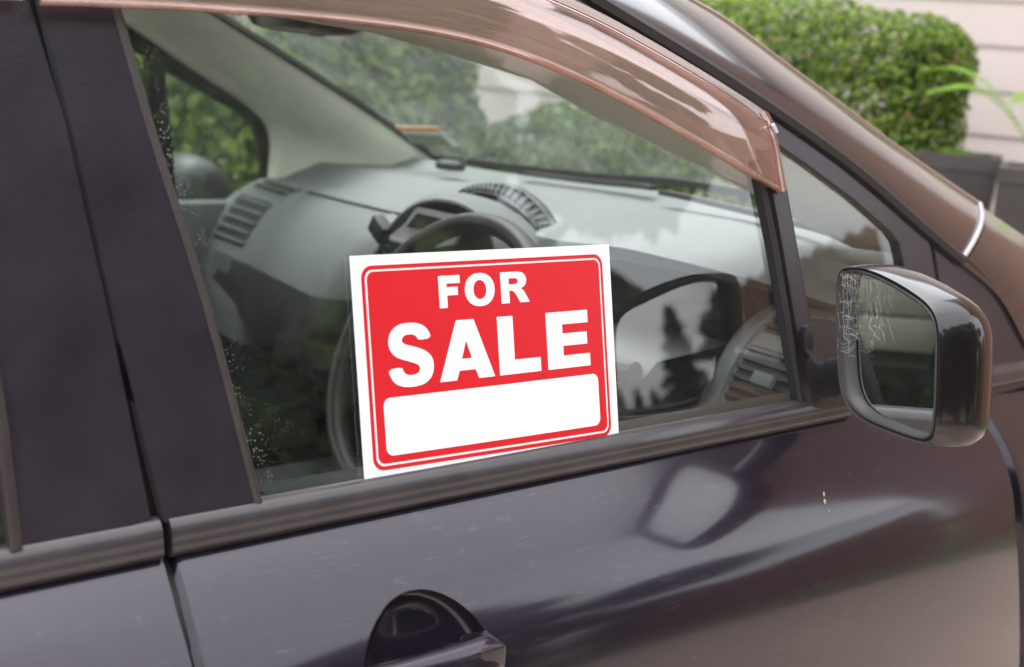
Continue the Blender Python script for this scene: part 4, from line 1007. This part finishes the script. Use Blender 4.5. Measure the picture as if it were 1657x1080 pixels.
# ------------------------------------------------------------------ the for sale sign, propped on the belt against the glass
sgn_ = empty('sale_sign', (0, 0, 1.0))
UPG = Vector((0, math.sin(math.atan(TG)), math.cos(math.atan(TG))))
def sp3(u, v, off):
    v2 = v-.0055*(u/.25)*(1-v/.1633) if 0.004 < v < .160 else v
    bow = .0012*math.sin(math.pi*u/.25)
    return Vector((u, 0, 0))+UPG*v2+NG*(off+bow)
def rrect(u0, u1, v0, v1, r, n=7):
    o = []
    for cx_, cy_, a0 in ((u1-r, v1-r, 0), (u0+r, v1-r, 90), (u0+r, v0+r, 180), (u1-r, v0+r, 270)):
        for i in range(n+1): t = rad(a0+90*i/n); o.append((cx_+r*math.cos(t), cy_+r*math.sin(t)))
    return o
def signshape(name, outer, holes, off, th, mat, parent):
    outer = resample(outer, .012); holes = [resample(h, .012) for h in holes]
    gx = [(i*.0125, j*.0125) for i in range(21) for j in range(14) if inside((i*.0125, j*.0125), outer) and not any(inside((i*.0125, j*.0125), h) for h in holes)]
    ov, fs = tri2d(outer, holes, gx); n = len(ov)
    V = [sp3(x, y, off+th) for x, y in ov]+[sp3(x, y, off) for x, y in ov]; F = [tuple(f) for f in fs]+[tuple(n+i for i in f[::-1]) for f in fs]
    cnt = {}
    for f in fs:
        for i in range(len(f)):
            a_, b_ = f[i], f[(i+1) % len(f)]; cnt.setdefault((min(a_, b_), max(a_, b_)), []).append((a_, b_))
    for e in cnt.values():
        if len(e) == 1: a_, b_ = e[0]; F.append((b_, a_, n+a_, n+b_))
    return mesh(name, V, F, mat, parent, False)
signshape('card', [(0, .0), (.2502, .0), (.2508, .1633), (0, .1635)], [], .0012, .0009, WHITE, sgn_)
signshape('border', rrect(.0078, .2415, .0078, .1558, .009), [rrect(.0106, .2391, .0106, .1530, .0068)], .0023, .00012, RED, sgn_)
signshape('field', rrect(.0124, .2373, .0124, .1514, .0056), [], .0023, .00012, RED, sgn_)
signshape('blank_panel', rrect(.0193, .2293, .0175, .0597, .006), [], .00255, .00010, WHITE, sgn_)
def ell(cx_, cy_, rx_, ry_, n=36, p=2.25): return [(cx_+rx_*math.copysign(abs(math.cos(t))**(2/p), math.cos(t)), cy_+ry_*math.copysign(abs(math.sin(t))**(2/p), math.sin(t))) for t in np.linspace(0, 2*math.pi, n+1)[:-1]]
def fit(pts, bx): return [(bx[0]+(bx[1]-bx[0])*x, bx[2]+(bx[3]-bx[2])*y) for x, y in pts]
def letter(outer, holes, bx): signshape('letter', fit(outer, bx), [fit(h, bx) for h in holes], .00255, .00010, WHITE, sgn_)
b1, t1 = .1216, .1456
letter([(0, 0), (.37, 0), (.37, .38), (.88, .38), (.88, .64), (.37, .64), (.37, .75), (1, .75), (1, 1), (0, 1)], [], (.0735, .0932, b1, t1))
letter(ell(.5, .5, .5, .5, p=2.15), [ell(.5, .5, .215, .285, p=2.1)], (.0974, .1259, b1-.0006, t1+.0006))
Ro = [(0, 0), (.285, 0), (.285, .40), (.36, .40), (.44, .37), (.52, .27), (.66, 0), (1, 0), (.84, .31), (.76, .42), (.68, .455), (.80, .50), (.88, .58), (.915, .71), (.89, .84), (.81, .94), (.70, .985), (.55, 1), (0, 1)]
Rh = [(.285, .60), (.285, .79), (.50, .79), (.58, .765), (.61, .70), (.58, .63), (.50, .60)]
letter(Ro, [Rh], (.1320, .1604, b1, t1))
b2, t2 = .0668, .1118
# S: outline of a heavy grotesque letter
So = [(.03, .305), (.305, .325), (.335, .245), (.40, .20), (.50, .185), (.61, .20), (.67, .245), (.675, .30), (.63, .345), (.53, .38), (.33, .435), (.18, .495), (.09, .58), (.055, .70), (.08, .82), (.16, .92), (.30, .985), (.48, 1.0), (.67, .985), (.81, .935), (.90, .85), (.945, .735), (.675, .715), (.64, .775), (.575, .81), (.48, .82), (.39, .805), (.34, .765), (.335, .715), (.38, .675), (.49, .645), (.70, .59), (.84, .53), (.935, .445), (.97, .325), (.945, .19), (.86, .085), (.72, .02), (.50, 0), (.28, .02), (.14, .085), (.06, .185)]
letter(smooth_poly(So, 1), [], (.0240, .0664, b2-.0012, t2+.0012))
letter([(0, 0), (.30, 0), (.355, .155), (.645, .155), (.70, 0), (1, 0), (.66, 1), (.34, 1)], [[(.41, .35), (.59, .35), (.50, .655)]], (.0696, .1214, b2, t2))
letter([(0, 0), (1, 0), (1, .245), (.37, .245), (.37, 1), (0, 1)], [], (.1262, .1682, b2, t2))
letter([(0, 0), (1, 0), (1, .225), (.37, .225), (.37, .395), (.95, .395), (.95, .615), (.37, .615), (.37, .775), (.985, .775), (.985, 1), (0, 1)], [], (.1757, .2218, b2, t2))
tag(sgn_, 'white and red FOR SALE sign with a blank white box, propped against the car window', 'sign')

# ------------------------------------------------------------------ road wheels
def wheel(P, root):
    rg = [[Vector((P[0]+r_*math.cos(t), P[1]+d_, P[2]+r_*math.sin(t))) for t in np.linspace(0, 2*math.pi, 33)[:-1]] for r_, d_ in ((.20, -.09), (.29, -.095), (.315, -.07), (.315, .07), (.29, .095), (.20, .09))]
    ty = loft('tyre', rg, TYRE, root, True, False, 40)
    loft('rim', [[Vector((P[0]+r_*math.cos(t), P[1]+d_, P[2]+r_*math.sin(t))) for t in np.linspace(0, 2*math.pi, 33)[:-1]] for r_, d_ in ((.02, .07), (.06, .075), (.10, .055), (.18, .05), (.205, .085), (.205, -.085), (.1, -.06), (.02, -.06))], ALLOY, ty, True, True, 40)
for x in (1.52, -.95):
    for y in (.05, 1.55): wheel((x, y, .319), car)
for c in car.children: c.matrix_parent_inverse = Matrix.Translation(-Vector(car.location))

# ------------------------------------------------------------------ timber clad house beside the drive (seen only as brown reflections in the paint)
th = empty('timber_house')
TD = Vector((math.cos(rad(-80)), math.sin(rad(-80)), 0)); TNn = Vector((TD.y, -TD.x, 0))
TP = Vector((4.22, 1.08, 0))
boards(th, TP, TD, TNn, 0, 3.7, .2, 4.6, .20, TIMBER)
a, b = TP-TNn*.02, TP+TD*3.7-TNn*.02
plate('wall_frame', [a, b, b+Vector((0, 0, 4.8)), a+Vector((0, 0, 4.8))], .14, -TNn, TIMBER, th)
plate('roof', [a+TNn*.5+Vector((0, 0, 4.8)), b+TNn*.5+Vector((0, 0, 4.8)), b-TNn*3+Vector((0, 0, 6.2)), a-TNn*3+Vector((0, 0, 6.2))], .08, (0, 0, 1), ROOFT, th)
tag(th, 'brown timber clad house mirrored in the front wing and pillar paint', 'house')

fn = empty('added_fence')  # unseen fence, added to darken the low reflection in the side window
FD = Vector((math.cos(rad(-72)), math.sin(rad(-72)), 0)); FN = Vector((FD.y, -FD.x, 0)); FP = Vector((4.85, -2.75, 0))
p0 = None
for i in range(40):
    a_ = FP+FD*(i*.15)
    if p0 is None:
        p0 = plate('paling', [a_+Vector((0, 0, .05)), a_+FD*.138+Vector((0, 0, .05)), a_+FD*.138+Vector((0, 0, 1.88)), a_+FD*.069+Vector((0, 0, 1.92)), a_+Vector((0, 0, 1.88))], .018, FN, TIMBER, fn); o = p0
    else:
        o = p0.copy(); COL.objects.link(o); o.parent = fn; o.location = FD*(i*.15)+Vector((0, 0, random.uniform(-.015, .015)))
for z in (.4, 1.5): plate('rail', [FP+Vector((0, 0, z)), FP+FD*6+Vector((0, 0, z)), FP+FD*6+Vector((0, 0, z+.09)), FP+Vector((0, 0, z+.09))], .045, -FN, TIMBER, fn)
tag(fn, 'added unseen brown paling fence darkening the low reflection in the car window', 'fence')

# ------------------------------------------------------------------ trees behind the photographer, mirrored in the glass
def refl_at(az, dist): return (0.4+dist*math.cos(rad(az)), dist*math.sin(rad(az)), 0)
def spruce(P, h, r, label, n=5200):
    root = empty('spruce_tree', P)
    tube('trunk', [Vector((0, 0, 0)), Vector((.02, 0, h*.5)), Vector((0, 0, h*.98))], r*.07, BARK, root, 8, Vector((1, 0, 0)), lambda t: 1-.93*t)
    lv = rng.random(n)**.8; wh = np.floor(lv*26)/26+rng.normal(0, .006, n); a_ = np.floor(rng.random(n)*9)/9*6.283+wh*40+rng.normal(0, .16, n)
    rr = rng.random(n)**.55; rad_ = r*(1-wh)**.85*(.75+.35*np.sin(wh*57+a_*2))*rr
    p = np.stack([rad_*np.cos(a_), rad_*np.sin(a_), h*(.08+.92*wh)-rad_*.28+rng.normal(0, .05, n)], 1)
    leafmesh('crown', p, np.stack([np.cos(a_)*.4, np.sin(a_)*.4, np.ones(n)], 1), h*.030, NEEDLE, [.6, .4], root, 2.2)
    tag(root, label, 'tree', 'trees mirrored in the side window'); return root
def broadleaf(P, h, r, label, n=9000, size=.10, clear=.25, group='trees mirrored in the side window', mats=LT):
    root = empty('broadleaf_tree', P)
    tube('trunk', catmull([Vector((0, 0, 0)), Vector((.05*r, 0, h*.3)), Vector((-.04*r, .05*r, h*.6)), Vector((0, 0, h*.85))], 4), .045*h, BARK, root, 9, Vector((1, 0, 0)), lambda t: 1-.8*t)
    cl = []
    for i in range(26):
        t = random.random(); a_ = random.uniform(0, 6.28); q_ = r*math.sin(math.pi*(.15+.8*t))*random.uniform(.35, .95)
        c = Vector((q_*math.cos(a_), q_*math.sin(a_), h*(clear+(1-clear)*(.08+.86*t)))); cl.append((c, r*random.uniform(.22, .42)))
        if i < 9: tube('limb', catmull([Vector((0, 0, h*(.2+.4*t))), c*.5+Vector((0, 0, h*.15)), c], 3), .016*h, BARK, root, 6, Vector((1, 0, 0)), lambda t: 1-.8*t)
    k = rng.integers(0, len(cl), n); d = rng.normal(size=(n, 3)); d /= np.linalg.norm(d, axis=1)[:, None]
    rr = (1-rng.exponential(.2, n)).clip(.1, 1.1); cc = np.array([tuple(c) for c, _ in cl]); cr_ = np.array([x for _, x in cl])
    leafmesh('crown', cc[k]+d*(rr*cr_[k])[:, None]*[1, 1, .8], d+[0, 0, .5], size, mats, [.45, .4, .15], root)
    tag(root, label, 'tree', group); return root
spruce(refl_at(186.0, 60), 8.3, 2.2, 'lone pointed spruce mirrored in the window of the plum car')
broadleaf(refl_at(183.0, 52), 7.6, 1.9, 'dark bushy tree mirrored beside the lone spruce', 7000, .22, .12)
for i, az in enumerate((187.6, 188.4, 189.3, 190.1, 184.9, 184.1)):
    spruce(refl_at(az, 66+2*i), 4.5+.3*((i*7) % 3), 1.3, 'small dark spruce in the row mirrored low in the car window', 2200)
for i, (az, di, h, r) in enumerate(((-58, 10.5, 8.0, 2.6), (-70, 9.0, 7.0, 2.6), (-82, 9.5, 7.5, 2.8), (-96, 10, 7, 2.8))):
    broadleaf(refl_at(az, di), h, r, 'large dark leafy tree mirrored in the lower rear part of the car window', 15000, .30, .08)
